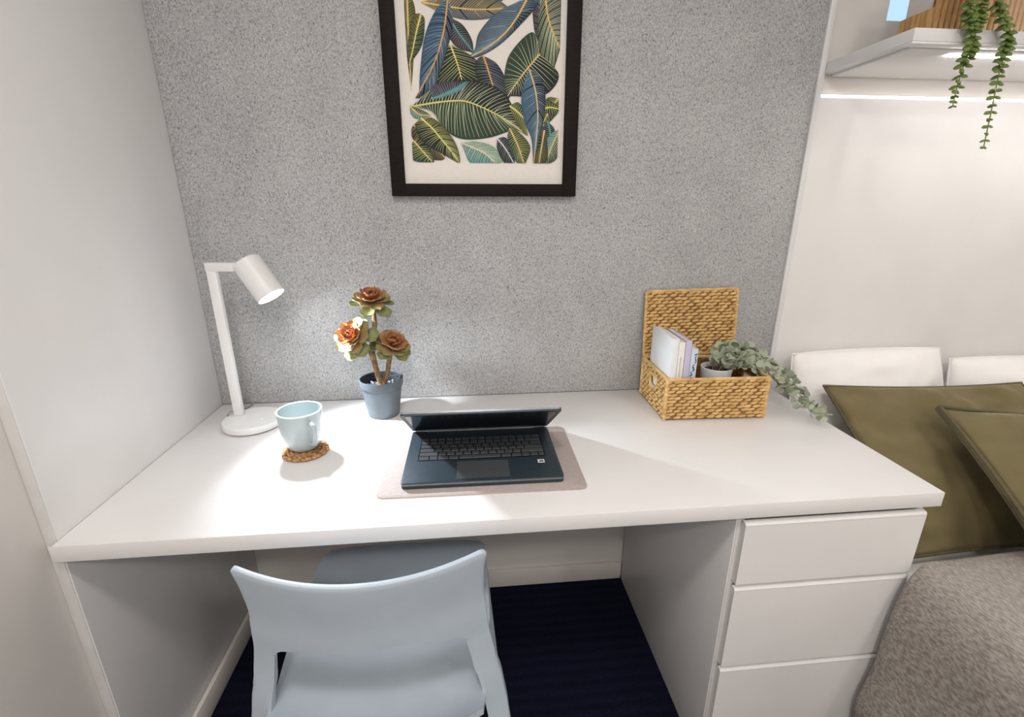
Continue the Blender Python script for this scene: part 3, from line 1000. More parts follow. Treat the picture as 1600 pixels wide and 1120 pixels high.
# ------------------------------------------------------------------ wicker basket with lid
BW, BD, BH = 0.278, 0.196, 0.118
bask = thing('wicker_basket', 'small woven seagrass basket with its lid propped open', 'basket', (1.389, -0.139, DZ), R(-2.0))


def lump(mb, c, ux, uz, un, L, h, d, tw):
    """one stitch of the weave: a plump twisted strand along ux"""
    n, k = 6, 5
    vs, fs = [], []
    for i in range(k):
        s = i / (k - 1) * 2 - 1
        pr_ = math.sqrt(max(0.04, 1 - abs(s) ** 2.6))
        for j in range(n):
            a = 2 * math.pi * j / n + tw
            vs.append(c + ux * (s * L / 2) + uz * (math.cos(a) * h / 2 * pr_ + s * h * 0.16) + un * (math.sin(a) * d * pr_ - (1 - pr_) * d * 0.5))
    for i in range(k - 1):
        for j in range(n):
            fs.append([i * n + j, i * n + (j + 1) % n, (i + 1) * n + (j + 1) % n, (i + 1) * n + j])
    fs.append(list(range(n))[::-1])
    fs.append([(k - 1) * n + j for j in range(n)])
    mb.add(vs, fs)


def weave(name, org, ux, uz, un, W, H, parent, hole=None, rows=12, pitch=0.0225, seed=1):
    rnd = random.Random(seed)
    ux, uz, un, org = Vector(ux), Vector(uz), Vector(un), Vector(org)
    b = MB()
    rh = H / rows
    cols = max(2, round(W / pitch))
    pw = W / cols
    for r in range(rows):
        zc = (r + 0.5) * rh
        off = 0.5 if r % 2 else 0.0
        for c in range(-1, cols + 1):
            x0, x1 = (c + off) * pw, (c + 1 + off) * pw
            jx = rnd.uniform(-0.16, 0.16) * pw
            x0, x1 = max(0, x0 + jx), min(W, x1 + jx + rnd.uniform(-0.08, 0.10) * pw)
            if x1 - x0 < pw * 0.3:
                continue
            if hole and hole[0] < (x0 + x1) / 2 < hole[1] and hole[2] < zc < hole[3]:
                continue
            lump(b, org + ux * ((x0 + x1) / 2) + uz * (zc + rnd.uniform(-0.0006, 0.0006)) + un * 0.0005, ux, uz, un, (x1 - x0) * rnd.uniform(0.95, 1.03), rh * rnd.uniform(0.88, 1.06), 0.0036 * rnd.uniform(0.85, 1.15), rnd.uniform(0, 1))
    # darker backing plate that makes the gaps between strands read dark
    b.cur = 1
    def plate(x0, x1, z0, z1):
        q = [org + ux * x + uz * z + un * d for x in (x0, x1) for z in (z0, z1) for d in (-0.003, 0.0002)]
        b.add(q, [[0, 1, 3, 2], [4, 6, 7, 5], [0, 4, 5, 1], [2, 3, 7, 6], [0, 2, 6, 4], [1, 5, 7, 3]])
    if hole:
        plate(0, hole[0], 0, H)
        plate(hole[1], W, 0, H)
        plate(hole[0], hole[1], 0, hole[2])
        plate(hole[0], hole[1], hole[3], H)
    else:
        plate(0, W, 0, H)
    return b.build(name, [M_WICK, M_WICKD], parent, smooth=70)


hw, hd = BW / 2, BD / 2
weave('front_panel', (-hw, -hd, 0.003), (1, 0, 0), (0, 0, 1), (0, -1, 0), BW, BH - 0.006, bask, seed=2)
weave('back_panel', (hw, hd, 0.003), (-1, 0, 0), (0, 0, 1), (0, 1, 0), BW, BH - 0.006, bask, seed=3)
HOLE = (0.070, 0.126, 0.058, 0.092)
for sgn in (-1, 1):
    sp = weave('side_panel', (sgn * hw, sgn * -hd, 0.003), (0, sgn * 1, 0), (0, 0, 1), (sgn, 0, 0), BD, BH - 0.006, bask, hole=HOLE, seed=5 + sgn)
    ys = [sgn * (-hd + HOLE[0]), sgn * (-hd + HOLE[1])]
    b = MB()
    z0, z1 = HOLE[2] + 0.003, HOLE[3] + 0.003
    cy = sum(ys) / 2
    wy = abs(ys[1] - ys[0]) / 2
    b.tube([(sgn * hw, cy + y, z) for y, z in rrect(-wy, wy, z0, z1, 0.010, 3)], 0.0042, 6, closed=True)
    b.build('handle_rim', M_WICK, sp)
b = MB()
b.tube([(x, y, BH - 0.001) for x, y in rrect(-hw, hw, -hd, hd, 0.006, 3)], 0.0048, 8, closed=True)
b.build('rim', M_WICK, bask)
for sx in (-1, 1):
    for sy in (-1, 1):
        b = MB()
        b.tube([(sx * hw, sy * hd, 0.002), (sx * hw, sy * hd, BH)], 0.0050, 8)
        b.build('corner_post', M_WICK, bask)
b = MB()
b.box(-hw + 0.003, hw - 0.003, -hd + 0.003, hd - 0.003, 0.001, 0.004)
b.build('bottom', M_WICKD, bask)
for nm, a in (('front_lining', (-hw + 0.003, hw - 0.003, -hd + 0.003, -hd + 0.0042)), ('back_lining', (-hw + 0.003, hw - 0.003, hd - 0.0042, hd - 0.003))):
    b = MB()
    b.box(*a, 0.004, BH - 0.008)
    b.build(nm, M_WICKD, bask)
# lid: leans back against the felt
lid_o = Vector((-hw, hd + 0.004, BH + 0.004))
lean = R(6.5)
luz = Vector((0, math.sin(lean), math.cos(lean)))
lun = Vector((0, -math.cos(lean), math.sin(lean)))
LH = 0.193
lp = weave('lid_panel', lid_o, (1, 0, 0.022), luz, lun, BW, LH, bask, rows=20, seed=11)
b = MB()
b.tube([lid_o + Vector((hw, 0, 0)) + Vector((x, 0, (x + hw) * 0.022)) + luz * z for x, z in rrect(-hw, hw, 0.0, LH, 0.006, 3)], 0.0045, 8, closed=True)
b.build('lid_rim', M_WICK, lp)

# books in the basket


def book(loc, rz, wd, dp, ht, cover, label, spine=None, tilt=0.0):
    t = thing('book', label, 'book', loc, rz, group='books in the wicker basket')
    t.rotation_euler = (0, tilt, rz)
    b = MB()
    b.box(-wd / 2, -wd / 2 + 0.0016, -dp / 2, dp / 2, 0, ht, bev=0.0004)
    b.box(wd / 2 - 0.0016, wd / 2, -dp / 2, dp / 2, 0, ht, bev=0.0004)
    b.box(-wd / 2, wd / 2, -dp / 2 - 0.0012, -dp / 2 + 0.0006, 0, ht, bev=0.0005)
    b.build('cover', cover, t)
    b = MB()
    b.box(-wd / 2 + 0.0017, wd / 2 - 0.0017, -dp / 2 + 0.001, dp / 2 - 0.003, 0.002, ht - 0.003)
    b.build('pages', M_PAGES, t)
    return t


M_PAGES = mat('book_pages', (0.78, 0.72, 0.62), 0.8, (0.86, 0.80, 0.70), 300, 2, stretch=(6, 1, 0.2))
M_BK1 = mat('ivory_cover', (0.80, 0.77, 0.70), 0.55, (0.83, 0.80, 0.74), 20)
M_BK2 = mat('lavender_cover', (0.50, 0.47, 0.62), 0.55, (0.54, 0.51, 0.66), 20)
M_BK3 = mat('pale_blue_cover', (0.52, 0.58, 0.66), 0.5, (0.60, 0.66, 0.72), 20)
M_FLOR = mat('floral_ink', (0.03, 0.07, 0.13), 0.6, (0.05, 0.10, 0.17), 50)
M_BK4 = mat('white_cover', (0.76, 0.79, 0.80), 0.5, (0.80, 0.82, 0.83), 20)
bz = DZ + 0.0052
bk0 = book((1.2640, -0.149, bz), R(-2), 0.017, 0.150, 0.222, M_BK4, 'white hardback leaning at the left side of the basket')
bk1 = book((1.2822, -0.154, bz), R(-2), 0.016, 0.138, 0.212, M_BK1, 'ivory book with faint lettering on its spine, between white and lavender books')
# faint vertical lettering on the ivory spine
b = MB()
rnd = random.Random(3)
z = 0.118
while z < 0.170:
    hgt = rnd.uniform(0.0022, 0.0042)
    wx = rnd.choice((0.0018, 0.0026, 0.0026))
    b.box(-wx, -wx + 0.0009, -0.0708, -0.0702, z, z + hgt)
    b.box(-wx, wx, -0.0708, -0.0702, z, z + 0.0009)
    z += hgt + 0.0016
b.build('spine_lettering', M_CABLE, bk1)
bk2 = book((1.2995, -0.154, bz), R(-2), 0.016, 0.140, 0.216, M_BK2, 'lavender book standing between the ivory and floral books')
bk3 = book((1.3180, -0.158, bz), R(-2), 0.018, 0.132, 0.194, M_BK3, 'pale blue book with dark floral pattern on its spine')
b = MB()
rnd = random.Random(8)
for i in range(16):
    z = 0.07 + i * 0.0072
    x = rnd.uniform(-0.005, 0.005)
    a = rnd.uniform(0, 3.1)
    L = rnd.uniform(0.003, 0.0055)
    pts = []
    for j in range(8):
        an = 2 * math.pi * j / 8
        ex, ez = L * math.cos(an), L * 0.42 * math.sin(an)
        pts.append((max(-0.0085, min(0.0085, x + ex * math.cos(a) - ez * math.sin(a))), z + ex * math.sin(a) + ez * math.cos(a)))
    MM = Matrix(((1, 0, 0, 0), (0, 0, -1, -0.0670), (0, 1, 0, 0), (0, 0, 0, 1)))
    b.prism(pts, 0.0, 0.0006, M=MM)
b.build('floral_print', M_FLOR, bk3)

# trailing eucalyptus in a white pot
euc = thing('trailing_plant', 'grey-green trailing eucalyptus spilling out of the basket from a white pot', 'potted plant', (1.430, -0.140, bz))
b = MB()
b.lathe([(0.0, 0.0), (0.030, 0.0), (0.032, 0.002), (0.0430, 0.108), (0.0435, 0.112), (0.0420, 0.1135), (0.0405, 0.112), (0.0385, 0.100), (0.0, 0.099)], 40)
pt = b.build('pot', M_POTW, euc)
b = MB()
b.lathe([(0.0, 0.104), (0.02, 0.103), (0.038, 0.1005), (0.0, 0.0995)], 24)
b.build('soil', M_SOIL, pt)


def round_leaf(m, fold=0.25):
    rows_a, rows_b = [], []
    for i in range(6):
        u = i / 5
        wv = 0.5 * math.sqrt(max(0.0, 1 - (2 * u - 1) ** 2)) + 0.03
        ra, rb = [], []
        for j in range(3):
            v = j - 1
            z = fold * 0.5 * abs(v) * wv + 0.15 * u * u
            ra.append((u, v * wv, z))
            rb.append((u, v * wv, z - 0.07))
        rows_a.append(ra)
        rows_b.append(rb)
    b = MB()
    b.slab(rows_a, rows_b)
    return b.mesh('leaf', m, 50)


EL = [round_leaf(M_EUC), round_leaf(M_EUC2, 0.1), round_leaf(M_EUC, 0.5)]
rnd = random.Random(21)
# stems given in the plant's own coordinates (pot centre at 0,0)
STEMS = [
    [(0.00, 0.00, 0.10), (0.02, 0.0, 0.150), (0.075, -0.01, 0.150), (0.14, -0.03, 0.118), (0.195, -0.085, 0.060), (0.235, -0.150, 0.022)],
    [(0.01, -0.01, 0.10), (0.035, -0.015, 0.140), (0.09, -0.03, 0.142), (0.14, -0.06, 0.090), (0.180, -0.10, 0.048), (0.215, -0.140, 0.020)],
    [(0.00, 0.01, 0.10), (0.02, 0.03, 0.155), (0.08, 0.03, 0.160), (0.14, 0.01, 0.135), (0.19, -0.04, 0.090), (0.215, -0.09, 0.050)],
    [(-0.01, 0.0, 0.10), (-0.01, 0.01, 0.145), (0.03, 0.03, 0.160), (0.09, 0.04, 0.150), (0.14, 0.03, 0.120)],
    [(0.0, -0.01, 0.10), (0.01, -0.025, 0.135), (0.05, -0.04, 0.140), (0.10, -0.055, 0.125), (0.150, -0.07, 0.085)],
    [(0.01, 0.0, 0.10), (0.03, 0.005, 0.160), (0.08, 0.005, 0.165), (0.13, -0.015, 0.135), (0.17, -0.05, 0.100)],
    [(0.0, 0.0, 0.10), (-0.018, -0.006, 0.128), (-0.008, -0.018, 0.140), (0.02, -0.03, 0.138), (0.06, -0.04, 0.130)],
    [(0.01, 0.01, 0.10), (0.03, 0.01, 0.140), (0.09, -0.01, 0.140), (0.145, -0.05, 0.105), (0.19, -0.115, 0.045), (0.210, -0.160, 0.016)],
    [(0.0, -0.005, 0.10), (0.012, -0.028, 0.124), (0.035, -0.044, 0.126), (0.060, -0.052, 0.124), (0.092, -0.056, 0.122)],
]
for si, sp in enumerate(STEMS):
    n = 28 if len(sp) > 5 else 20
    pts = smoothpath(sp, n)
    b = MB()
    b.tube(pts, [0.0014 - 0.0007 * i / n for i in range(n)], 6)
    stem = b.build('stem', M_EUCS, euc)
    for i in range(3, n):
        tdir = (pts[min(i + 1, n - 1)] - pts[i - 1]).normalized()
        pair = 2 if (i % 3 == 0 or (len(sp) > 5 and (i % 2 or i > n * 0.5))) else 1
        for q in range(pair):
            a = rnd.uniform(0, 6.28)
            side = Vector((math.cos(a), math.sin(a) * 0.8, math.sin(a * 1.7) * 0.6 + 0.25))
            dirv = (side.normalized() * 0.9 + tdir * 0.5).normalized()
            s = rnd.uniform(0.0165, 0.0245) * (1.0 - 0.22 * i / n)
            nrm = Vector((rnd.uniform(-0.6, 0.6), rnd.uniform(-1.0, 0.2), rnd.uniform(0.1, 1)))
            z = (nrm - dirv * nrm.dot(dirv)).normalized()
            y = z.cross(dirv)
            M = Matrix((dirv, y, z)).transposed().to_4x4()
            P = pts[i] + dirv * rnd.uniform(0.001, 0.008)
            tip = P + dirv * s
            if min(tip.z, P.z) < 0.006 and tip.x < 0.25:
                continue
            inst('leaf', EL[rnd.choice((0, 0, 1, 2))], stem, Matrix.Translation(P) @ M @ Matrix.Scale(s, 4))

# ------------------------------------------------------------------ chair tucked under the desk
t = thing('chair', 'pale blue plastic chair tucked halfway under the desk', 'chair', (0.5465, -0.50, 0.0))


def lerp_tab(tab, z):
    for (z0, a), (z1, c) in zip(tab, tab[1:]):
        if z0 <= z <= z1:
            u = (z - z0) / (z1 - z0)
            u = u * u * (3 - 2 * u) * 0.4 + u * 0.6
            return a + (c - a) * u
    return tab[0][1] if z < tab[0][0] else tab[-1][1]


HWT = [(0.0, 0.262), (0.30, 0.243), (0.40, 0.232), (0.467, 0.222), (0.53, 0.208), (0.60, 0.196), (0.68, 0.190), (0.73, 0.191), (0.78, 0.197)]   # outer half width
YT = [(0.0, -0.262), (0.30, -0.228), (0.45, -0.214), (0.55, -0.212), (0.65, -0.220), (0.78, -0.240)]                                            # rear line of the side uprights


def back_pt(u, z, off=0.0):
    hwv = lerp_tab(HWT, z)
    bow = 0.050 * (1 - u * u)
    y = lerp_tab(YT, z) - bow
    nx, ny = 2 * 0.050 * u / hwv, 1.0
    L = math.hypot(nx, ny)
    return Vector((hwv * u - nx / L * off * -1 * 0, y + off, z))


def top_z(u):
    return 0.764 + 0.012 * abs(u) ** 2.2


rows_a, rows_b = [], []
NU = 61
for i in range(13):
    v = i / 12
    ra, rb = [], []
    for j in range(NU):
        u = -1 + 2 * j / (NU - 1)
        e = abs(u)
        zt = top_z(u) - (0.010 * max(0, (e - 0.94) / 0.06) ** 2)
        ff = min(1, max(0, (0.805 - e) / 0.09))
        ff = math.sqrt(1 - (1 - ff) ** 2)
        zb = 0.584 + 0.040 * (1 - u * u) * ff
        z = zb + (zt - zb) * v
        ra.append(back_pt(u, z, 0.0))
        rb.append(back_pt(u, z, 0.011))
    rows_a.append(ra)
    rows_b.append(rb)
b = MB()
b.slab(rows_a, rows_b)
bk = b.build('backrest', M_BLUE, t, smooth=50)


def bevel_edges(o, keep, width=0.003):
    bm = bmesh.new()
    bm.from_mesh(o.data)
    ed = [e for e in bm.edges if len(e.link_faces) == 2 and e.calc_face_angle(0) > R(50) and keep((e.verts[0].co + e.verts[1].co) / 2)]
    bmesh.ops.bevel(bm, geom=ed, offset=width, segments=2, profile=0.5, affect='EDGES', clamp_overlap=True)
    bm.to_mesh(o.data)
    bm.free()
    o.data.polygons.foreach_set('use_smooth', [True] * len(o.data.polygons))
    o.data.set_sharp_from_angle(angle=R(50))


bevel_edges(bk, lambda q: q.z > 0.66)
# rear legs carry on from the sides of the backrest
for sgn in (-1, 1):
    ra, rb = [], []
    for i in range(30):
        z = 0.5842 * (1 - i / 29)
        wv = 0.040 if z > 0.42 else 0.040 - 0.010 * (0.42 - z) / 0.42
        hwv = lerp_tab(HWT, z)
        la, lb = [], []
        for j in range(6):
            x = hwv - wv * j / 5
            y = lerp_tab(YT, z) - 0.050 * (1 - min(1.0, x / hwv) ** 2)
            la.append((sgn * x, y, z))
            lb.append((sgn * x, y + 0.011 + 0.014 * min(1, (0.5842 - z) / 0.12), z))
        ra.append(la)
        rb.append(lb)
    b = MB()
    b.slab(ra, rb)
    o = b.build('leg', M_BLUE, t, smooth=50)
    bevel_edges(o, lambda q: q.z < 0.50)


def seat_grid(dz):
    rows = []
    n = 25
    for i in range(n):
        v = i / (n - 1)
        y = -0.276 + v * 0.496
        # half width: narrow at the back, rounded at the front corners
        hwv = 0.184 + 0.022 * min(1, v / 0.45)
        d = 0.220 - y
        if d < 0.055:
            hwv = hwv - 0.055 + math.sqrt(max(0.0, 0.055 ** 2 - (0.055 - d) ** 2))
        row = []
        for j in range(19):
            u = -1 + 2 * j / 18
            x = hwv * u
            z = 0.452 - 0.012 * (1 - u * u) * math.sin(math.pi * min(1, max(0, v)))
            z += 0.030 * max(0, (0.16 - v) / 0.16) ** 2
            z -= 0.018 * max(0, (v - 0.82) / 0.18) ** 2
            row.append((x, y - 0.050 * (1 - u * u) * (1 - v), z + dz))
        rows.append(row)
    return rows


b = MB()
b.slab(seat_grid(0.0), seat_grid(-0.014))
b.build('seat', M_BLUE, t, smooth=50)
b = MB()
b.tube([(-0.205, -0.200, 0.425), (-0.17, -0.195, 0.428), (0.17, -0.195, 0.428), (0.205, -0.200, 0.425)], 0.009, 8)
b.build('seat_rail', M_BLUE, t)
for sgn in (-1, 1):
    b = MB()
    ra, rb = [], []
    for i in range(10):
        z = 0.436 * (1 - i / 9)
        x = sgn * (0.185 + 0.040 * i / 9)
        y = 0.150 + 0.030 * i / 9
        wv = 0.020 - 0.005 * i / 9
        ra.append([(x - wv, y - wv, z), (x + wv, y - wv, z)])
        rb.append([(x - wv, y + wv, z), (x + wv, y + wv, z)])
    b.slab(ra, rb)
    b.build('leg', M_BLUE, t)

# ------------------------------------------------------------------ bamboo planter with trailing succulent on the shelf
SZ = 1.6612
pl = thing('planter_box', 'ribbed bamboo planter box standing on the wall shelf', 'planter', (1.797, -0.200, SZ))
PW, PD, PH = 0.234, 0.088, 0.155
b = MB()
b.box(0.0, 0.006, 0.004, PD, 0.0, 0.064, bev=0.0008)
b.build('side_board', M_BAMBOO, pl)
b = MB()
b.box(PW - 0.006, PW, 0.004, PD, 0.0, 0.064, bev=0.0008)
b.build('side_board', M_BAMBOO, pl)
ns = 17
sw = PW / ns
sm = []
for m in (M_BAMBOO, M_BAMBOO2):
    b = MB()
    prof = [(-sw * 0.40, 0.004), (-sw * 0.40, -0.001), (-sw * 0.26, -0.0045), (0, -0.0058), (sw * 0.26, -0.0045), (sw * 0.40, -0.001), (sw * 0.40, 0.004)]
    b.prism(prof, 0.0, PH)
    sm.append(b.mesh('slat', m, 50))
for i in range(ns):
    inst('slat', sm[0 if (i < 5 or i % 7 == 3) else 1], pl, Matrix.Translation(((i + 0.5) * sw, 0.0, 0.0)))
b = MB()
b.box(0.001, PW - 0.001, 0.0042, 0.009, 0.0, PH - 0.004)
b.build('front_board', M_WICKD, pl)
b = MB()
b.box(0.0, PW, PD, PD + 0.006, 0.0, 0.064, bev=0.0008)
b.build('back_board', M_BAMBOO, pl)
b = MB()
b.box(0.0065, PW - 0.0065, 0.0095, PD - 0.001, 0.002, 0.145, bev=0.003)
b.build('liner', M_LINER, pl, label='pale grey liner')
b = MB()
b.box(0.235, 0.239, -0.001, PD, 0.0, 0.150, bev=0.0008)
b.build('end_cap', M_POT, pl, label='dark grey end board')

vine = thing('hanging_succulent', 'trailing green succulent hanging from planter over the shelf edge', 'plant', (1.900, -0.160, SZ + 0.1455))
b = MB()
b.lathe([(0.0, 0.0), (0.030, 0.0), (0.036, 0.012), (0.030, 0.022), (0.0, 0.026)], 20)
b.build('root_ball', M_SOIL, vine)
b = MB()
vs, fs = [], []
for i in range(5):
    u = i / 4
    r_ = 0.5 * math.sin(math.pi * (0.06 + 0.88 * u)) ** 0.8
    for j in range(6):
        a = 2 * math.pi * j / 6
        vs.append((u, r_ * math.cos(a) * 0.82, r_ * math.sin(a) * 0.42))
for i in range(4):
    for j in range(6):
        fs.append([i * 6 + j, i * 6 + (j + 1) % 6, (i + 1) * 6 + (j + 1) % 6, (i + 1) * 6 + j])
fs.append([0, 1, 2, 3, 4, 5][::-1])
fs.append([24 + j for j in range(6)])
b.add(vs, fs)
VL = b.mesh('leaf', M_GREEN, 70)
V0 = Vector(vine.location)
STR = [
    [(1.872, -0.165, 1.825), (1.835, -0.235, 1.835), (1.795, -0.285, 1.765), (1.786, -0.290, 1.710), (1.802, -0.288, 1.674), (1.818, -0.287, 1.645), (1.822, -0.287, 1.618), (1.816, -0.287, 1.596), (1.812, -0.287, 1.552), (1.813, -0.287, 1.508)],
    [(1.905, -0.165, 1.825), (1.880, -0.240, 1.835), (1.852, -0.290, 1.765), (1.854, -0.290, 1.706), (1.880, -0.289, 1.674), (1.904, -0.288, 1.642), (1.904, -0.287, 1.614), (1.904, -0.287, 1.578), (1.911, -0.287, 1.503), (1.917, -0.287, 1.425)],
    [(1.890, -0.165, 1.825), (1.865, -0.225, 1.825), (1.838, -0.262, 1.765), (1.834, -0.272, 1.712), (1.828, -0.279, 1.684), (1.822, -0.288, 1.668), (1.817, -0.294, 1.650)],
    [(1.872, -0.168, 1.825), (1.822, -0.220, 1.800), (1.800, -0.265, 1.740), (1.806, -0.275, 1.700), (1.812, -0.279, 1.676), (1.814, -0.290, 1.655)],
]
rnd = random.Random(5)
for k, sp in enumerate(STR):
    sp = [Vector(q) - V0 for q in sp]
    L = sum((sp[i + 1] - sp[i]).length for i in range(len(sp) - 1))
    n = int(L / 0.0106)
    pts = smoothpath(sp, n)
    b = MB()
    b.tube(pts, 0.0012, 6)
    stem = b.build('strand', M_GREENS, vine)
    for i in range(2, n):
        td = (pts[min(n - 1, i + 1)] - pts[i - 1]).normalized()
        a = i * 1.45 + rnd.uniform(-0.4, 0.4)
        for q in range(2):
            ang = a + q * math.pi
            side = Vector((math.cos(ang), math.sin(ang) * 0.75, 0))
            d = (side * 0.9 + td * 0.28 + Vector((0, 0, -0.05))).normalized()
            taper = 1.0 if i < n * 0.8 else 1.0 - 0.5 * (i - n * 0.8) / (n * 0.2)
            s = rnd.uniform(0.0155, 0.0190) * taper
            up = -td * 0.55 + Vector((rnd.uniform(-0.3, 0.3), -0.8, 0.2))
            z = (up - d * up.dot(d)).normalized()
            y = z.cross(d)
            P = pts[i]
            wp = P + V0 + d * s
            if wp.z > SZ - 0.035 and wp.z < SZ + 0.16 and max(wp.y, (P + V0).y) > -0.2075 and wp.x > 1.79:
                continue
            if SZ - 0.036 < wp.z < SZ + 0.004 and wp.y > -0.268:
                continue
            inst('leaf', VL, stem, Matrix.Translation(P) @ Matrix((d, y, z)).transposed().to_4x4() @ Matrix.Scale(s, 4))

# ------------------------------------------------------------------ bed
t = thing('bed', 'single bed with white mattress beside the drawer pedestal', 'bed', (2.2, -1.0, 0.0))
b = MB()
b.box(-0.495, 0.54, -1.02, 0.985, 0.0, 0.26, bev=0.006)
b.build('base', M_MELF, t)
b = MB()
b.box(-0.495, 0.54, -1.02, 0.985, 0.262, 0.486, bev=0.03, seg=4)
b.build('mattress', M_SHEET, t)


def smooth_noise(x, y, z=0.0):
    return noise.noise(Vector((x, y, z)))


# woven bedspread that hangs over the side of the bed
PROF = [(2.735, 0.575), (2.40, 0.597), (2.10, 0.606), (1.90, 0.604), (1.80, 0.599), (1.725, 0.592), (1.685, 0.585), (1.657, 0.573), (1.637, 0.545), (1.625, 0.505), (1.618, 0.450), (1.613, 0.375), (1.611, 0.300), (1.601, 0.235), (1.595, 0.190), (1.600, 0.140), (1.611, 0.080), (1.620, 0.020)]
pp = smoothpath([(a, 0, c) for a, c in PROF], 60)
rows_a, rows_b = [], []
YS = [0.0, 0.006, 0.014, 0.025, 0.04, 0.06, 0.09, 0.13, 0.18, 0.24, 0.32, 0.42, 0.55, 0.7, 0.9, 1.1, 1.3, 1.45]
for yi, dy in enumerate(YS):
    ra, rb = [], []
    for k, q in enumerate(pp):
        y_edge = -0.632
        fold = max(0.0, 1 - dy / 0.05)
        drop = 0.012 * fold ** 2
        side = min(1, max(0, (1.78 - q.x) / 0.12))
        nx = -side
        nz = 1 - side
        L = math.hypot(nx, nz) or 1
        nx, nz = nx / L, nz / L
        w1 = 0.010 * smooth_noise(q.x * 5, dy * 4, q.z * 5) + 0.004 * smooth_noise(q.x * 14, dy * 11, q.z * 14)
        w1 *= min(1, dy / 0.1)
        if side > 0.5:
            w1 += 0.010 * math.sin(dy * 17 + 1.0) * min(1, dy / 0.2) * side * (0.55 - min(0.55, q.z))
        x = q.x + nx * (w1 - drop * 0.6)
        z = q.z + nz * (w1 - drop)
        ra.append((x, y_edge - dy, max(0.012, z)))
        rb.append((x - nx * 0.012, y_edge - dy, max(0.004, z - nz * 0.060)))
    rows_a.append(ra)
    rows_b.append(rb)
b = MB()
b.slab(rows_a, rows_b)
o = b.build('bedspread', M_SPREAD, smooth=80)
tag(o, 'grey-beige woven bedspread draped over the side of the bed', 'bedspread')


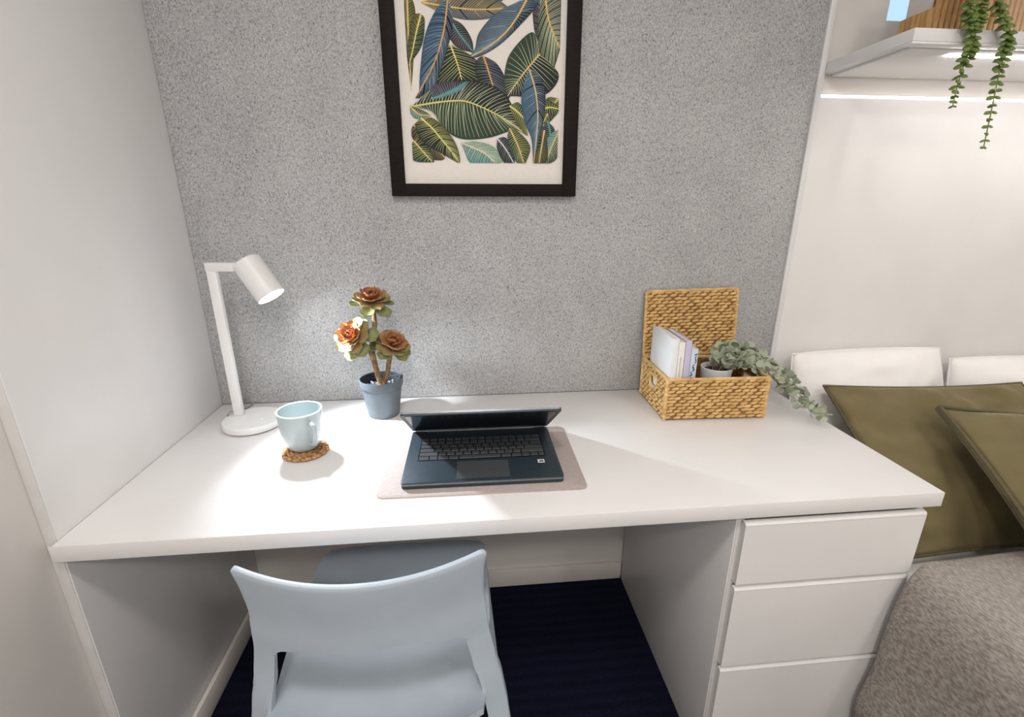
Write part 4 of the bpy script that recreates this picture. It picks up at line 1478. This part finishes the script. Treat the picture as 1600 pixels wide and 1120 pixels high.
def cushion(name, label, cat, origin, ux, uy, W, H, T, m, mp, group=None, pinch=0.05, pipe=0.004, seed=0, wr=0.008, flange=False):
    """cushion centred at origin, width along ux, height along uy"""
    ux = Vector(ux).normalized()
    uy = Vector(uy)
    uy = (uy - ux * uy.dot(ux)).normalized()
    un = ux.cross(uy)
    M = Matrix((ux, uy, un)).transposed().to_4x4()
    t = thing(name, label, cat, origin, group=group)
    N = 41

    def outline(u, v):
        x = W / 2 * u * (1 - pinch * (1 - v * v))
        y = H / 2 * v * (1 - pinch * 1.1 * (1 - u * u))
        return x, y
    ra, rb = [], []
    for i in range(N):
        v = -1 + 2 * i / (N - 1)
        a_, b_ = [], []
        for j in range(N):
            u = -1 + 2 * j / (N - 1)
            x, y = outline(u, v)
            th = T / 2 * (max(0, 1 - abs(u) ** 2.2) ** 0.55) * (max(0, 1 - abs(v) ** 2.2) ** 0.55)
            edge = min(1 - abs(u), 1 - abs(v))
            ww = wr * smooth_noise(x * 7 + seed, y * 7, seed) + wr * 0.9 * smooth_noise(x * 4 + y * 9 + seed, y * 22 - x * 6, 3 + seed) * max(0, 1 - edge * 1.6)
            ww += wr * 0.45 * smooth_noise(x * 16 - y * 10 + seed, y * 17 + x * 12, 8 + seed)
            ww *= min(1, edge * 6)
            a_.append((x, y, th + ww))
            b_.append((x, y, -th + ww * 0.5))
        ra.append(a_)
        rb.append(b_)
    b = MB()
    b.grid(ra, M)
    b.grid(rb, M, flip=True)
    me = b.mesh('cover', m, 80)
    bm = bmesh.new()
    bm.from_mesh(me)
    bmesh.ops.remove_doubles(bm, verts=list(bm.verts), dist=0.0004)
    bmesh.ops.recalc_face_normals(bm, faces=list(bm.faces))
    bm.to_mesh(me)
    bm.free()
    o = bpy.data.objects.new('cover', me)
    COL.objects.link(o)
    o.parent = t
    if pipe:
        pts = []
        for k in range(40):
            pts.append(outline(-1 + 2 * k / 40, -1))
        for k in range(40):
            pts.append(outline(1, -1 + 2 * k / 40))
        for k in range(40):
            pts.append(outline(1 - 2 * k / 40, 1))
        for k in range(40):
            pts.append(outline(-1, 1 - 2 * k / 40))
        b = MB()
        if flange:
            b.tube([(x * 1.012, y * 1.012, 0.006) for x, y in pts], pipe, 8, closed=True, M=M)
            b.tube([(x * 1.012, y * 1.012, -0.006) for x, y in pts], pipe, 8, closed=True, M=M)
            b.tube([(x * 1.010, y * 1.010, 0.0) for x, y in pts], pipe * 1.2, 8, closed=True, M=M)
        else:
            b.tube([(x, y, 0.0) for x, y in pts], pipe, 8, closed=True, M=M)
        b.build('piping', mp, t, smooth=80)
    return t


# olive cushions
TL = Vector((1.728, -0.178, 0.796))
BL = Vector((1.752, -0.550, 0.512))
uy = (TL - BL)
Hh = uy.length
ux = Vector((1.0, 0.02, -0.03))
Wd = 0.66
cc = (TL + BL) / 2 + ux.normalized() * Wd / 2 + Vector((0, 0, 0.006))
cushion('cushion', 'large olive green velvet cushion leaning against white pillows next to desk', 'cushion', cc, ux, uy, Wd, Hh * 1.0, 0.11, M_OLIVE, M_OLIVED, group='olive cushions', pinch=0.045, pipe=0.0035, seed=1.3, wr=0.020)
TL2 = Vector((1.940, -0.360, 0.800))
BL2 = Vector((1.8290, -0.704, 0.634))
uy2 = TL2 - BL2
ux2 = Vector((0.97, -0.20, -0.03))
cc2 = (TL2 + BL2) / 2 + ux2.normalized() * 0.215
cushion('cushion', 'smaller olive green velvet cushion with corded edge, propped in front of the larger one', 'cushion', cc2, ux2, uy2, 0.43, uy2.length, 0.105, M_OLIVE, M_OLIVED, group='olive cushions', pinch=0.05, pipe=0.0045, seed=7.7, wr=0.014, flange=True)
# white pillows
cushion('pillow', 'plump white pillow against the headboard beside the desk', 'pillow', (1.965, -0.105, 0.690), (1, 0.0, 0.012), (0, 0.26, 1), 0.495, 0.36, 0.16, M_SHEET, M_SHEET, group='white pillows', pinch=-0.035, pipe=0.002, seed=4.1, wr=0.012)
cushion('pillow', 'white pillow against the headboard at the far right side of the bed', 'pillow', (2.487, -0.105, 0.672), (1, 0.0, -0.02), (0, 0.26, 1), 0.475, 0.32, 0.16, M_SHEET, M_SHEET, group='white pillows', pinch=-0.035, pipe=0.002, seed=9.2, wr=0.012)
